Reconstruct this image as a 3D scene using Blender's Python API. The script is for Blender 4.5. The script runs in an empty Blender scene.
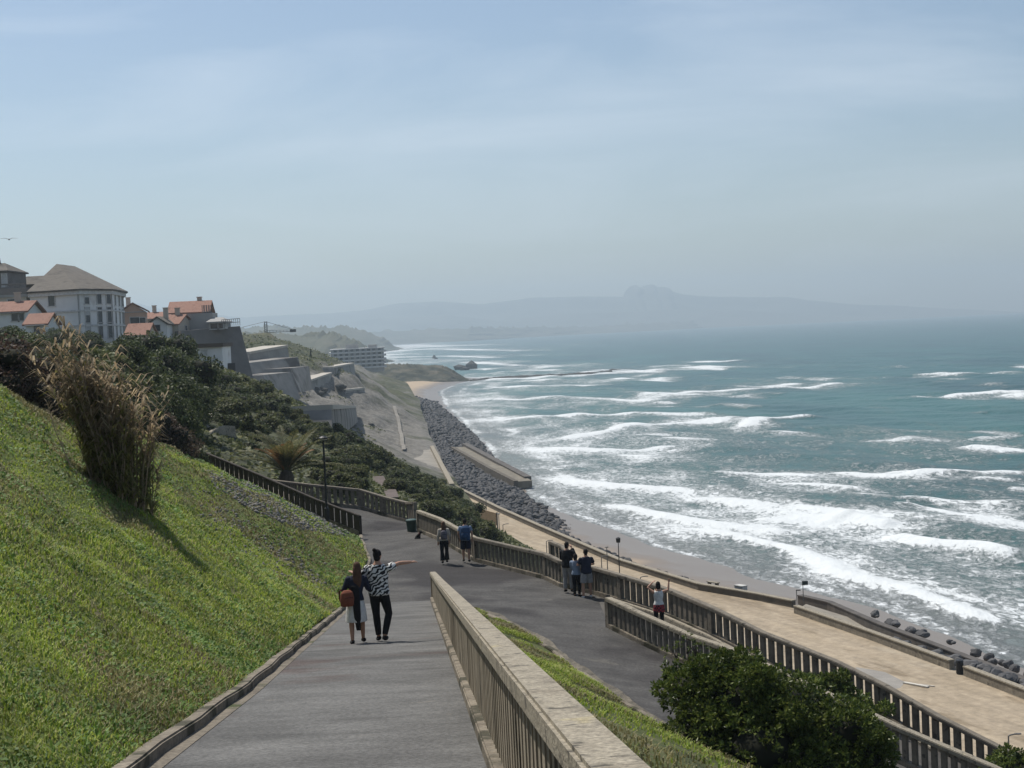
import bpy, bmesh, math, random
import numpy as np
from mathutils import Vector, Matrix
R = math.radians
random.seed(7); rng = np.random.default_rng(11)
SC = bpy.context.scene
COL = SC.collection

# ------------------------------------------------------------------ camera
CAM_H = 35.0
FPX = 1540.0
PITCH = math.atan(52.9/FPX); ROLL = R(2.6)
c_f = np.array([0, math.cos(PITCH), -math.sin(PITCH)])
_r0 = np.array([1.0, 0, 0]); _u0 = np.cross(_r0, c_f)
c_r = math.cos(ROLL)*_r0 - math.sin(ROLL)*_u0
c_u = math.sin(ROLL)*_r0 + math.cos(ROLL)*_u0
cam = bpy.data.cameras.new('camera'); camo = bpy.data.objects.new('camera', cam); COL.objects.link(camo)
cam.sensor_fit = 'HORIZONTAL'; cam.sensor_width = 36.0; cam.lens = 36.0*FPX/1024.0
cam.clip_start = 0.1; cam.clip_end = 40000.0
camo.matrix_world = Matrix(((c_r[0], c_u[0], -c_f[0], 0), (c_r[1], c_u[1], -c_f[1], 0), (c_r[2], c_u[2], -c_f[2], CAM_H), (0, 0, 0, 1)))
SC.camera = camo

# ------------------------------------------------------------------ sky, sun, exposure
SUN_EL = R(60); SUN_AZ = R(-44)          # azimuth measured from straight ahead (+Y), negative = to the left
SKY_STRENGTH = 0.103; SUN_STRENGTH = 5.0; EXPOSURE = 0.0
HAZE_DENSITY = 1.9e-4
wd = bpy.data.worlds.new("World"); SC.world = wd; wd.use_nodes = True
nt = wd.node_tree; nt.nodes.clear()
out = nt.nodes.new('ShaderNodeOutputWorld'); bg = nt.nodes.new('ShaderNodeBackground')
sky = nt.nodes.new('ShaderNodeTexSky'); sky.sky_type = 'NISHITA'; sky.sun_disc = False
sky.sun_elevation = SUN_EL; sky.sun_rotation = SUN_AZ % (2*math.pi)
sky.altitude = 0; sky.air_density = 1.0; sky.dust_density = 0.9; sky.ozone_density = 2.2
tc = nt.nodes.new('ShaderNodeTexCoord')
# thin cirrus: streaky noise on the sky direction, brightening the blue a little
mp = nt.nodes.new('ShaderNodeMapping'); mp.inputs['Scale'].default_value = (2.2, 2.6, 11.0); mp.inputs['Rotation'].default_value = (0, R(9), 0)
n1 = nt.nodes.new('ShaderNodeTexNoise'); n1.inputs['Scale'].default_value = 1.6; n1.inputs['Detail'].default_value = 9; n1.inputs['Roughness'].default_value = 0.55
n1.inputs['Distortion'].default_value = 0.5
rp = nt.nodes.new('ShaderNodeValToRGB'); rp.color_ramp.elements[0].position = 0.46; rp.color_ramp.elements[1].position = 0.78
rp.color_ramp.elements[0].color = (0, 0, 0, 1); rp.color_ramp.elements[1].color = (0.42, 0.42, 0.42, 1)
mxs = nt.nodes.new('ShaderNodeMixRGB'); mxs.inputs[2].default_value = (8.0, 8.8, 9.8, 1)
nt.links.new(tc.outputs['Generated'], mp.inputs[0]); nt.links.new(mp.outputs[0], n1.inputs['Vector'])
nt.links.new(n1.outputs['Fac'], rp.inputs[0]); nt.links.new(rp.outputs[0], mxs.inputs[0])
nt.links.new(sky.outputs[0], mxs.inputs[1]); nt.links.new(mxs.outputs[0], bg.inputs['Color'])
bg.inputs['Strength'].default_value = SKY_STRENGTH
nt.links.new(bg.outputs[0], out.inputs['Surface'])
sl = bpy.data.lights.new('sun', 'SUN'); so = bpy.data.objects.new('sun', sl); COL.objects.link(so)
sl.energy = SUN_STRENGTH; sl.angle = R(0.5); sl.color = (1.0, 0.955, 0.88)
sdir = Vector((math.sin(SUN_AZ)*math.cos(SUN_EL), math.cos(SUN_AZ)*math.cos(SUN_EL), math.sin(SUN_EL)))
so.rotation_euler = sdir.to_track_quat('Z', 'Y').to_euler(); so.location = (-60, 20, 120)
SC.view_settings.view_transform = 'Standard'; SC.view_settings.look = 'None'
SC.view_settings.exposure = EXPOSURE; SC.view_settings.gamma = 1.0; SC.view_settings.use_curve_mapping = False
SC.render.engine = 'CYCLES'
SC.cycles.use_denoising = True
SC.cycles.max_bounces = 6; SC.cycles.diffuse_bounces = 3; SC.cycles.glossy_bounces = 2; SC.cycles.transparent_max_bounces = 6
SC.cycles.volume_bounces = 0; SC.cycles.transmission_bounces = 2
SC.cycles.sample_clamp_indirect = 8.0

# ------------------------------------------------------------------ layout helpers (pixel of the survey photo -> world point)
def ray(px, py): return c_f + (px-512.0)/FPX*c_r - (py-384.0)/FPX*c_u
def P(px, py, d):
    v = ray(px, py); return np.array([0, 0, CAM_H]) + v*(d/v[1])
def G(px, py, z=0.0):
    v = ray(px, py); return np.array([0, 0, CAM_H]) + v*((z-CAM_H)/v[2])
def hit(px, py, surf, d0=6.0, d1=1200.0, n=900):
    v = ray(px, py); v = v/v[1]
    ds = np.geomspace(d0, d1, n)
    pts = np.array([0, 0, CAM_H]) + ds[:, None]*v
    below = pts[:, 2] < surf(pts[:, 0], pts[:, 1])
    i = int(np.argmax(below)) if below.any() else n-1
    return pts[i].copy()

# ------------------------------------------------------------------ numeric helpers
def _hash(ix, iy, seed):
    h = (ix.astype(np.int64)*374761393 + iy.astype(np.int64)*668265263 + seed*974634777) & 0xffffffff
    h = ((h ^ (h >> 13))*1274126177) & 0xffffffff
    return ((h ^ (h >> 16)) & 0xffff)/65535.0
def vnoise(x, y, seed=0):
    x = np.asarray(x, float); y = np.asarray(y, float)
    ix = np.floor(x); iy = np.floor(y); fx = x-ix; fy = y-iy
    fx = fx*fx*fx*(fx*(fx*6-15)+10); fy = fy*fy*fy*(fy*(fy*6-15)+10)
    a = _hash(ix, iy, seed); b = _hash(ix+1, iy, seed); c = _hash(ix, iy+1, seed); d = _hash(ix+1, iy+1, seed)
    return (a*(1-fx)+b*fx)*(1-fy)+(c*(1-fx)+d*fx)*fy
def fbm(x, y, seed=0, octv=4, gain=0.5):
    s = 0; a = 1.0; t = 0
    for i in range(octv):
        s = s + a*vnoise(np.asarray(x)*2**i, np.asarray(y)*2**i, seed+i*17); t += a; a *= gain
    return s/t
def tps(pts, smooth=0.0):
    pts = np.array(pts, float); n = len(pts); X = pts[:, :2]; S = np.abs(X).max()
    Xs = X/S
    def U(r2): return np.where(r2 > 1e-14, r2*np.log(np.maximum(r2, 1e-14)), 0)
    K = U(((Xs[:, None]-Xs[None])**2).sum(-1)) + smooth*np.eye(n)
    Pm = np.c_[np.ones(n), Xs]
    A = np.block([[K, Pm], [Pm.T, np.zeros((3, 3))]])
    w = np.linalg.solve(A, np.r_[pts[:, 2], 0, 0, 0])
    def f(x, y):
        x = np.asarray(x, float); y = np.asarray(y, float); sh = x.shape
        q = np.c_[x.ravel(), y.ravel()]/S
        o = np.empty(len(q))
        for i in range(0, len(q), 20000):
            qq = q[i:i+20000]
            o[i:i+20000] = U(((qq[:, None]-Xs[None])**2).sum(-1))@w[:n] + w[n] + qq@w[n+1:]
        return o.reshape(sh)
    return f
def interp_line(pts):
    """x (and z) along a polyline given as function of y"""
    p = np.array(sorted([tuple(q) for q in pts], key=lambda q: q[1]))
    return lambda y: np.interp(y, p[:, 1], p[:, 0])

# ------------------------------------------------------------------ materials
MATS = {}
def pmat(name, cols, scale=1.0, rough=0.85, bump=0.0, bscale=None, stretch=(1, 1, 1), detail=6, coords='pos', spots=None, spec=0.3, contrast=(0.3, 0.7), metallic=0.0, grain=None, rotz=0.0):
    """Principled surface whose base colour wanders between the given real colours with noise; optional spots = (colour, scale, threshold)"""
    if name in MATS: return MATS[name]
    m = bpy.data.materials.new(name); m.use_nodes = True; t = m.node_tree; N = t.nodes; L = t.links
    b = N['Principled BSDF']; b.inputs['Roughness'].default_value = rough; b.inputs['Specular IOR Level'].default_value = spec
    b.inputs['Metallic'].default_value = metallic
    if coords == 'pos':
        g = N.new('ShaderNodeNewGeometry'); src = g.outputs['Position']
    else:
        g = N.new('ShaderNodeTexCoord'); src = g.outputs['Object']
    mp = N.new('ShaderNodeMapping'); mp.inputs['Scale'].default_value = stretch; 
    if rotz:
        vr = N.new('ShaderNodeVectorRotate'); vr.rotation_type = 'Z_AXIS'; vr.inputs['Angle'].default_value = rotz; L.new(src, vr.inputs['Vector']); L.new(vr.outputs[0], mp.inputs[0])
    else: L.new(src, mp.inputs[0])
    n = N.new('ShaderNodeTexNoise'); n.inputs['Scale'].default_value = scale; n.inputs['Detail'].default_value = detail; n.inputs['Roughness'].default_value = 0.62
    L.new(mp.outputs[0], n.inputs['Vector'])
    r = N.new('ShaderNodeValToRGB'); e = r.color_ramp.elements
    e[0].position = contrast[0]; e[1].position = contrast[1]
    e[0].color = (*cols[0], 1); e[1].color = (*cols[-1], 1)
    for i, cc in enumerate(cols[1:-1]):
        q = e.new(contrast[0]+(contrast[1]-contrast[0])*(i+1)/(len(cols)-1)); q.color = (*cc, 1)
    L.new(n.outputs['Fac'], r.inputs[0]); last = r.outputs[0]
    for sp in (spots or []):
        sn = N.new('ShaderNodeTexNoise'); sn.inputs['Scale'].default_value = sp[1]; sn.inputs['Detail'].default_value = 5
        L.new(mp.outputs[0], sn.inputs['Vector'])
        sr = N.new('ShaderNodeValToRGB'); sr.color_ramp.elements[0].position = sp[2]; sr.color_ramp.elements[1].position = sp[2]+0.08
        L.new(sn.outputs['Fac'], sr.inputs[0])
        mx = N.new('ShaderNodeMixRGB'); mx.inputs[2].default_value = (*sp[0], 1); L.new(sr.outputs[0], mx.inputs[0]); L.new(last, mx.inputs[1]); last = mx.outputs[0]
    for gq in ([grain] if grain and not isinstance(grain, list) else (grain or [])):
        gn = N.new('ShaderNodeTexNoise'); gn.inputs['Scale'].default_value = gq[0]; gn.inputs['Detail'].default_value = 4; gn.inputs['Roughness'].default_value = .7; grain = gq
        if len(gq) > 2:
            gmp = N.new('ShaderNodeMapping'); gmp.inputs['Scale'].default_value = gq[2]; L.new(mp.inputs[0].links[0].from_socket, gmp.inputs[0]); L.new(gmp.outputs[0], gn.inputs['Vector'])
        else: L.new(src, gn.inputs['Vector'])
        gr = N.new('ShaderNodeMapRange'); gr.inputs[1].default_value = .32; gr.inputs[2].default_value = .68; gr.inputs[3].default_value = 1-grain[1]; gr.inputs[4].default_value = 1+grain[1]; L.new(gn.outputs['Fac'], gr.inputs[0])
        gm = N.new('ShaderNodeMixRGB'); gm.blend_type = 'MULTIPLY'; gm.inputs[0].default_value = 1.0; L.new(last, gm.inputs[1]); L.new(gr.outputs[0], gm.inputs[2]); last = gm.outputs[0]
    L.new(last, b.inputs['Base Color'])
    if bump:
        bn = N.new('ShaderNodeTexNoise'); bn.inputs['Scale'].default_value = bscale or scale*6; bn.inputs['Detail'].default_value = 6
        L.new(src, bn.inputs['Vector'])
        bp = N.new('ShaderNodeBump'); bp.inputs['Strength'].default_value = 1.0; bp.inputs['Distance'].default_value = bump
        L.new(bn.outputs['Fac'], bp.inputs['Height']); L.new(bp.outputs[0], b.inputs['Normal'])
    MATS[name] = m; return m
def leafmat(name, cols, trans=0.35, rough=0.6):
    if name in MATS: return MATS[name]
    m = bpy.data.materials.new(name); m.use_nodes = True; t = m.node_tree; N = t.nodes; L = t.links
    b = N['Principled BSDF']; b.inputs['Roughness'].default_value = rough; b.inputs['Specular IOR Level'].default_value = 0.25
    g = N.new('ShaderNodeNewGeometry'); r = N.new('ShaderNodeValToRGB'); e = r.color_ramp.elements
    e[0].color = (*cols[0], 1); e[1].color = (*cols[-1], 1)
    for i, cc in enumerate(cols[1:-1]):
        q = e.new((i+1)/(len(cols)-1)); q.color = (*cc, 1)
    L.new(g.outputs['Random Per Island'], r.inputs[0])
    # whole clumps drift in tone too
    n = N.new('ShaderNodeTexNoise'); n.inputs['Scale'].default_value = 0.9; n.inputs['Detail'].default_value = 3; L.new(g.outputs['Position'], n.inputs['Vector'])
    h = N.new('ShaderNodeHueSaturation'); L.new(r.outputs[0], h.inputs['Color'])
    mr = N.new('ShaderNodeMapRange'); mr.inputs[1].default_value = 0.3; mr.inputs[2].default_value = 0.7; mr.inputs[3].default_value = 0.65; mr.inputs[4].default_value = 1.35
    L.new(n.outputs['Fac'], mr.inputs[0]); L.new(mr.outputs[0], h.inputs['Value'])
    L.new(h.outputs[0], b.inputs['Base Color'])
    tr = N.new('ShaderNodeBsdfTranslucent'); L.new(h.outputs[0], tr.inputs['Color'])
    mx = N.new('ShaderNodeMixShader'); mx.inputs[0].default_value = trans
    L.new(b.outputs[0], mx.inputs[1]); L.new(tr.outputs[0], mx.inputs[2]); L.new(mx.outputs[0], N['Material Output'].inputs['Surface'])
    MATS[name] = m; return m
def flat(name, col, rough=0.8, spec=0.3, metallic=0.0):
    k = tuple(max(0, c*0.8) for c in col); k2 = tuple(min(1, c*1.2) for c in col)
    return pmat(name, [k, k2], scale=3.0, rough=rough, spec=spec, coords='obj', metallic=metallic)

# ------------------------------------------------------------------ mesh + object helpers
def fast_mesh(name, V, Q, smooth=False):
    V = np.asarray(V, np.float32); Q = np.asarray(Q, np.int32); k = Q.shape[1]
    me = bpy.data.meshes.new(name)
    me.vertices.add(len(V)); me.vertices.foreach_set('co', V.ravel())
    me.loops.add(Q.size); me.loops.foreach_set('vertex_index', Q.ravel())
    me.polygons.add(len(Q)); me.polygons.foreach_set('loop_start', np.arange(0, Q.size, k, dtype=np.int32))
    me.polygons.foreach_set('loop_total', np.full(len(Q), k, np.int32))
    if smooth: me.polygons.foreach_set('use_smooth', np.ones(len(Q), bool))
    me.update(calc_edges=True)
    return me
ORIGIN = {}
def link(name, me, mat, parent=None):
    o = bpy.data.objects.new(name, me); COL.objects.link(o)
    if mat is not None:
        me.materials.clear()
        for mm in (mat if isinstance(mat, (list, tuple)) else [mat]): me.materials.append(mm)
    if parent is not None: o.parent = parent
    return o
def tag(o, label=None, cat=None, group=None, kind=None):
    if label: o['label'] = label
    if cat: o['category'] = cat
    if group: o['group'] = group
    if kind: o['kind'] = kind
    return o
def thing(name, label, cat, loc=(0, 0, 0), rz=0.0, group=None):
    o = bpy.data.objects.new(name, None); COL.objects.link(o); o.empty_display_size = 0.3
    o.location = loc; o.rotation_euler = (0, 0, rz)
    return tag(o, label, cat, group)
def copy_tree(o, loc=None, rz=None, label=None, group=None, scale=None, parent=None):
    c = o.copy(); COL.objects.link(c)
    if parent is not None: c.parent = parent
    for ch in o.children: copy_tree(ch, parent=c)
    if loc is not None: c.location = loc
    if rz is not None: c.rotation_euler = (0, 0, rz)
    if scale is not None: c.scale = scale if hasattr(scale, '__len__') else (scale,)*3
    if label: c['label'] = label
    if group: c['group'] = group
    return c
class MB:
    """collects simple solids, builds ONE mesh object"""
    def __init__(s): s.v = []; s.f = []; s.m = []; s.n = 0
    def add(s, V, F, mi=0):
        s.v.extend([tuple(map(float, p)) for p in V]); s.f.extend([tuple(i+s.n for i in f) for f in F]); s.m.extend([mi]*len(F)); s.n += len(V); return s
    def hexa(s, p, mi=0):      # p: 4 bottom then 4 top, both counter-clockwise
        return s.add(p, [(3, 2, 1, 0), (4, 5, 6, 7), (0, 1, 5, 4), (1, 2, 6, 5), (2, 3, 7, 6), (3, 0, 4, 7)], mi)
    def box(s, c, size, rz=0.0, mi=0, taper=1.0):
        hx, hy, hz = size[0]/2, size[1]/2, size[2]/2; cs, sn = math.cos(rz), math.sin(rz); p = []
        for z, k in ((-hz, 1.0), (hz, taper)):
            for x, y in ((-hx, -hy), (hx, -hy), (hx, hy), (-hx, hy)):
                x *= k; y *= k
                p.append((c[0]+x*cs-y*sn, c[1]+x*sn+y*cs, c[2]+z))
        return s.hexa(p, mi)
    def tube(s, pts, rad, n=8, mi=0, cap=True, ell=None):
        pts = [Vector(p) for p in pts]; rad = rad if hasattr(rad, '__len__') else [rad]*len(pts)
        V = []; F = []
        up = None
        for i, p in enumerate(pts):
            d = (pts[min(i+1, len(pts)-1)]-pts[max(i-1, 0)]).normalized()
            if up is None: up = Vector((0, 1, 0)) if abs(d.z) > 0.9 else Vector((0, 0, 1))
            a = d.cross(up).normalized(); b = a.cross(d).normalized(); up = b
            for k in range(n):
                t = 2*math.pi*k/n
                V.append(p + a*(math.cos(t)*rad[i]*(ell[0] if ell else 1)) + b*(math.sin(t)*rad[i]*(ell[1] if ell else 1)))
        for i in range(len(pts)-1):
            for k in range(n):
                k2 = (k+1) % n; F.append((i*n+k, i*n+k2, (i+1)*n+k2, (i+1)*n+k))
        if cap: F.append(tuple(range(n-1, -1, -1))); F.append(tuple(range((len(pts)-1)*n, len(pts)*n)))
        return s.add(V, F, mi)
    def lathe(s, prof, c=(0, 0, 0), n=16, mi=0, ell=(1, 1)):
        V = []; F = []
        for r_, z in prof:
            for k in range(n):
                t = 2*math.pi*k/n; V.append((c[0]+r_*math.cos(t)*ell[0], c[1]+r_*math.sin(t)*ell[1], c[2]+z))
        for i in range(len(prof)-1):
            for k in range(n):
                k2 = (k+1) % n; F.append((i*n+k, i*n+k2, (i+1)*n+k2, (i+1)*n+k))
        F.append(tuple(range(n-1, -1, -1))); F.append(tuple(range((len(prof)-1)*n, len(prof)*n)))
        return s.add(V, F, mi)
    def ball(s, c, r_, n=10, mi=0):
        r_ = r_ if hasattr(r_, '__len__') else (r_,)*3
        prof = [(math.sin(math.pi*i/n), -math.cos(math.pi*i/n)) for i in range(1, n)]
        m = 2*n; V = [(c[0], c[1], c[2]-r_[2])]; F = []
        for a, z in prof:
            for k in range(m):
                t = 2*math.pi*k/m; V.append((c[0]+a*math.cos(t)*r_[0], c[1]+a*math.sin(t)*r_[1], c[2]+z*r_[2]))
        V.append((c[0], c[1], c[2]+r_[2]))
        for k in range(m):
            F.append((0, 1+(k+1) % m, 1+k)); F.append((len(V)-1, 1+(n-2)*m+k, 1+(n-2)*m+(k+1) % m))
        for i in range(n-2):
            for k in range(m):
                F.append((1+i*m+k, 1+i*m+(k+1) % m, 1+(i+1)*m+(k+1) % m, 1+(i+1)*m+k))
        return s.add(V, F, mi)
    def sweep(s, pts, w, h, off=(0, 0), mi=0):
        """box section w wide, h tall, bottom at z+off[1], along a polyline (mitred in plan)"""
        pts = [Vector(p) for p in pts]; V = []; F = []
        for i, p in enumerate(pts):
            d0 = (p-pts[i-1]) if i else (pts[1]-p); d1 = (pts[i+1]-p) if i < len(pts)-1 else d0
            a = Vector((d0.x, d0.y, 0)).normalized(); b = Vector((d1.x, d1.y, 0)).normalized()
            t = (a+b).normalized(); n = Vector((t.y, -t.x, 0)); k = 1/max(0.4, t.dot(b))
            for sx, z in ((-1, 0), (1, 0), (1, h), (-1, h)):
                q = p + n*(off[0]+sx*w/2)*k; V.append((q.x, q.y, q.z+off[1]+z))
        m = len(pts)
        for i in range(m-1):
            for k in range(4):
                k2 = (k+1) % 4; F.append((i*4+k, i*4+k2, (i+1)*4+k2, (i+1)*4+k))
        F.append((3, 2, 1, 0)); F.append(tuple((m-1)*4+k for k in range(4)))
        return s.add(V, F, mi)
    def mesh(s, name, smooth=False, bevel=0.0, org=(0, 0, 0)):
        me = bpy.data.meshes.new(name)
        me.from_pydata([(p[0]-org[0], p[1]-org[1], p[2]-org[2]) for p in s.v], [], s.f)
        if any(s.m): me.polygons.foreach_set('material_index', s.m)
        bm = bmesh.new(); bm.from_mesh(me)
        bmesh.ops.recalc_face_normals(bm, faces=bm.faces)
        if bevel:
            bmesh.ops.bevel(bm, geom=[e for e in bm.edges if e.is_manifold and e.calc_face_angle(0) > 0.6], offset=bevel, segments=2, affect='EDGES', clamp_overlap=True)
        bm.to_mesh(me); bm.free()
        if smooth: me.polygons.foreach_set('use_smooth', [True]*len(me.polygons))
        me.update(); return me
    def build(s, name, mat, parent=None, smooth=False, bevel=0.0, org=(0, 0, 0)):
        return link(name, s.mesh(name, smooth, bevel, org), mat, parent)
def subdiv_line(pts, step):
    pts = [np.array(p, float) for p in pts]; o = [pts[0]]
    for a, b in zip(pts[:-1], pts[1:]):
        n = max(1, int(np.linalg.norm(b-a)/step))
        for i in range(1, n+1): o.append(a+(b-a)*i/n)
    return o
def resample(pts, n):
    pts = np.array(pts, float); d = np.r_[0, np.cumsum(np.linalg.norm(np.diff(pts, axis=0), axis=1))]
    t = np.linspace(0, d[-1], n); return np.stack([np.interp(t, d, pts[:, k]) for k in range(pts.shape[1])], 1)
def strip(name, A, B, mat, n=60, m=6, dz=0.0, crown=0.0):
    """surface lofted between two polylines"""
    A = resample(A, n); B = resample(B, n); t = np.linspace(0, 1, m)[None, :, None]
    V = (A[:, None]*(1-t)+B[:, None]*t).reshape(-1, 3); V[:, 2] += dz
    return link(name, fast_mesh(name, V, grid_faces(n, m), True), mat)
def grid_faces(n, m):
    i, j = np.meshgrid(np.arange(n-1), np.arange(m-1), indexing='ij'); a = (i*m+j).ravel()
    return np.stack([a, a+1, a+m+1, a+m], 1)
def apply_mods(o):
    dg = bpy.context.evaluated_depsgraph_get(); me = bpy.data.meshes.new_from_object(o.evaluated_get(dg)); return me
def remesh(mb, voxel, name, smooth=2):
    """one continuous skin grown over overlapping solids"""
    o = bpy.data.objects.new('tmp', mb.mesh('tmp')); COL.objects.link(o)
    md = o.modifiers.new('r', 'REMESH'); md.mode = 'VOXEL'; md.voxel_size = voxel
    if smooth:
        sm = o.modifiers.new('s', 'SMOOTH'); sm.iterations = smooth; sm.factor = 0.5
    me = apply_mods(o); me.name = name
    bpy.data.objects.remove(o)
    me.polygons.foreach_set('use_smooth', [True]*len(me.polygons))
    return me
# =================================================================== SETTING
# ---- key lines (world metres; the sea is z = 0, the camera stands 35 m above it)
def ramp_z(y): return 33.29-0.1416*np.minimum(y, 53.0)
def kerb_x(y): return np.interp(y, [-10, 3, 13, 20, 27, 40, 53.4, 57, 62.8, 67.4, 72], [-2.03, -2.68, -3.24, -3.62, -4.12, -5.02, -5.98, -5.92, -6.1, -6.78, -7.4])
def rail1_x(y): return 0.62-0.0689*y
def gz(px, py, z): return G(px, py, z)
# base lines of the balustrades
R1 = [(rail1_x(y), y, float(ramp_z(y))) for y in (2.6, 14, 26, 38, 53.2)]
def top_line(l, h): return [P(a, b, d)-np.array([0, 0, h]) for a, b, d in l]
R4A = top_line([(418, 510, 71), (440, 518, 67), (475, 537, 62.3)], 1.0)
R4B = [R4A[-1]]+top_line([(510, 545, 60), (545, 553, 57.8), (560, 560, 56.6), (595, 567, 55.2)], 1.0)
R6 = [R4B[-1]]+top_line([(620, 574, 53.6), (670, 589, 51.4), (711, 606, 49), (764, 632, 47), (835, 660, 45), (884, 684, 43.5), (940, 716, 42), (1015, 754, 40.5), (1120, 808, 38.5)], 1.0)
R5 = top_line([(608, 597, 49.7), (640, 612, 48), (690, 634, 46), (737, 650, 44.2), (835, 696, 41), (902, 727, 39.5), (992, 765, 37.8), (1100, 815, 36)], 1.0)
R3 = [R4A[0]+np.array([-0.35, 3.2, 0.05])]+top_line([(407, 502, 75.5), (383, 496, 77), (360, 489, 78), (310, 484, 78.5)], 1.0)+[np.array([-14.5, 82.0, 26.9])]
R2 = [np.array([-7.35, 71.2, 25.9]), np.array([-9.6, 73.2, 26.55]), np.array([-12.8, 76.6, 27.55]), np.array([-16.1, 80.2, 28.5])]
E2 = [gz(480, 611.5, 25.75), gz(506, 624, 25.65), gz(537.5, 641, 25.45), gz(575, 671, 25.2), gz(612.5, 696, 25.0), gz(647, 719, 24.8), gz(681, 744, 24.55), gz(712, 763, 24.4), np.array([8.4, 33.6, 23.5]), np.array([12.4, 30.2, 22.3]), np.array([17, 26, 20.8])]

M_asph = pmat('asphalt_grey', [(0.072, 0.070, 0.067), (0.118, 0.115, 0.109), (0.090, 0.087, 0.083)], scale=0.55, rough=0.92, bump=0.008, bscale=45, stretch=(0.8, 1.0, 1), contrast=(0.3, 0.7), spots=[((0.15, 0.14, 0.125), 2.6, 0.68), ((0.078, 0.062, 0.056), 0.35, 0.58)], grain=[(22, .42), (1.0, .17, (.45, 1.8, 1)), (.6, .2)])
M_asph2 = pmat('asphalt_dark', [(0.038, 0.036, 0.034), (0.074, 0.070, 0.065), (0.052, 0.049, 0.046)], scale=0.4, rough=0.92, bump=0.006, bscale=40, stretch=(0.8, 1.0, 1), spots=[((0.105, 0.097, 0.085), 0.9, 0.64), ((0.032, 0.029, 0.028), 0.22, 0.55)], grain=[(12, .32), (.9, .2, (.5, 1.8, 1))])
M_conc = pmat('weathered_concrete', [(0.145, 0.125, 0.095), (0.29, 0.255, 0.195), (0.21, 0.18, 0.135)], scale=2.2, rough=0.9, bump=0.012, bscale=40, contrast=(0.28, 0.7), spots=[((0.09, 0.08, 0.062), 7.0, 0.59), ((0.34, 0.29, 0.18), 3.1, 0.66)], grain=(38, .45))
M_conc_d = pmat('shaded_stained_concrete', [(0.09, 0.078, 0.062), (0.19, 0.165, 0.13), (0.13, 0.11, 0.085)], scale=2.0, rough=0.9, bump=0.006, bscale=40, spots=[((0.07, 0.062, 0.05), 6.0, 0.60)])  # darker railing concrete: backlit shade is in the base colour, stains on top
M_kerb = pmat('kerb_concrete', [(0.12, 0.10, 0.075), (0.25, 0.215, 0.165)], scale=2.2, rough=0.9, bump=0.012, bscale=30, spots=[((0.055, 0.05, 0.032), 1.4, 0.52)], grain=(22, .35))
M_wood_d = pmat('dark_brown_timber', [(0.024, 0.019, 0.015), (0.055, 0.043, 0.033)], scale=4, rough=0.8, stretch=(1, 1, 0.3))

# ---- paths (ramp, terrace, lower ramp, seaward ramp, rear path)
ys = np.linspace(-8, 53.2, 90)
A = np.stack([kerb_x(ys)+0.14, ys, ramp_z(ys)], 1); B = np.stack([rail1_x(ys)-0.08, ys, ramp_z(ys)], 1)
tag(strip('asphalt_ramp_path', A, B, M_asph, 90, 8), kind='structure')
gut = np.stack([kerb_x(ys)+0.02, ys, ramp_z(ys)+0.012], 1); gut2 = np.stack([kerb_x(ys)+0.16, ys, ramp_z(ys)+0.006], 1)
tag(strip('concrete_gutter', gut, gut2, pmat('gutter_concrete', [(0.075, 0.063, 0.047), (0.17, 0.145, 0.11), (0.11, 0.092, 0.07)], scale=1.1, rough=0.92, bump=0.015, bscale=18, spots=[((0.24, 0.20, 0.15), 5, 0.63), ((0.05, 0.06, 0.02), 1.3, 0.58)], grain=(20, .4)), 90, 3), kind='structure')
yk = np.r_[np.linspace(-8, 53, 60), np.linspace(55, 71, 16)]
kz = np.where(yk <= 53, ramp_z(yk), 25.80)
mb = MB(); mb.sweep(np.stack([kerb_x(yk)-0.06+0.02*np.sin(yk*1.7), yk, kz-0.3], 1), 0.16, 0.42)
tag(mb.build('kerb', M_kerb, bevel=0.02), kind='structure')
# terrace polygon
terr = [(float(kerb_x(y)), y, 25.80) for y in (53.0, 57, 62.8, 67.4)]+[tuple(R2[0])]+[tuple(p) for p in R2[1:]]+[tuple(p) for p in R3[::-1][:-1]]+[tuple(R3[0])]+[tuple(p) for p in R4A]+[tuple(p) for p in R4B[1:]]+[tuple(R5[0])]+[tuple(E2[0]), (float(rail1_x(53.2))+0.1, 53.2, 25.76)]
bm = bmesh.new(); vs = [bm.verts.new(p) for p in terr]; bm.faces.new(vs); bmesh.ops.triangulate(bm, faces=bm.faces[:])
bmesh.ops.recalc_face_normals(bm, faces=bm.faces[:])
me = bpy.data.meshes.new('terrace'); bm.to_mesh(me); bm.free()
tag(link('asphalt_terrace', me, M_asph2), kind='structure')
tag(strip('asphalt_lower_path', E2, R5, M_asph2, 60, 6), kind='structure')
tag(strip('asphalt_seaward_path', R5, [R4B[-1]]+R6[1:], pmat('path_seaward_asphalt', [(0.06, 0.055, 0.05), (0.12, 0.11, 0.095)], scale=0.6, rough=0.92), 60, 5, dz=-0.004), kind='structure')
# kerb of the grass strip beside the lower path
E2s = subdiv_line(E2, 0.6); kk = np.array(E2s); kk[:, 2] -= 0.25; kk[:, 0] += 0.07*np.sin(kk[:, 1]*2.1); kk[:, 2] += 0.03*np.sin(kk[:, 1]*5.0)
mb = MB(); mb.sweep(kk, 0.17, 0.33); tag(mb.build('kerb', M_kerb, bevel=0.02), kind='structure')
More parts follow.
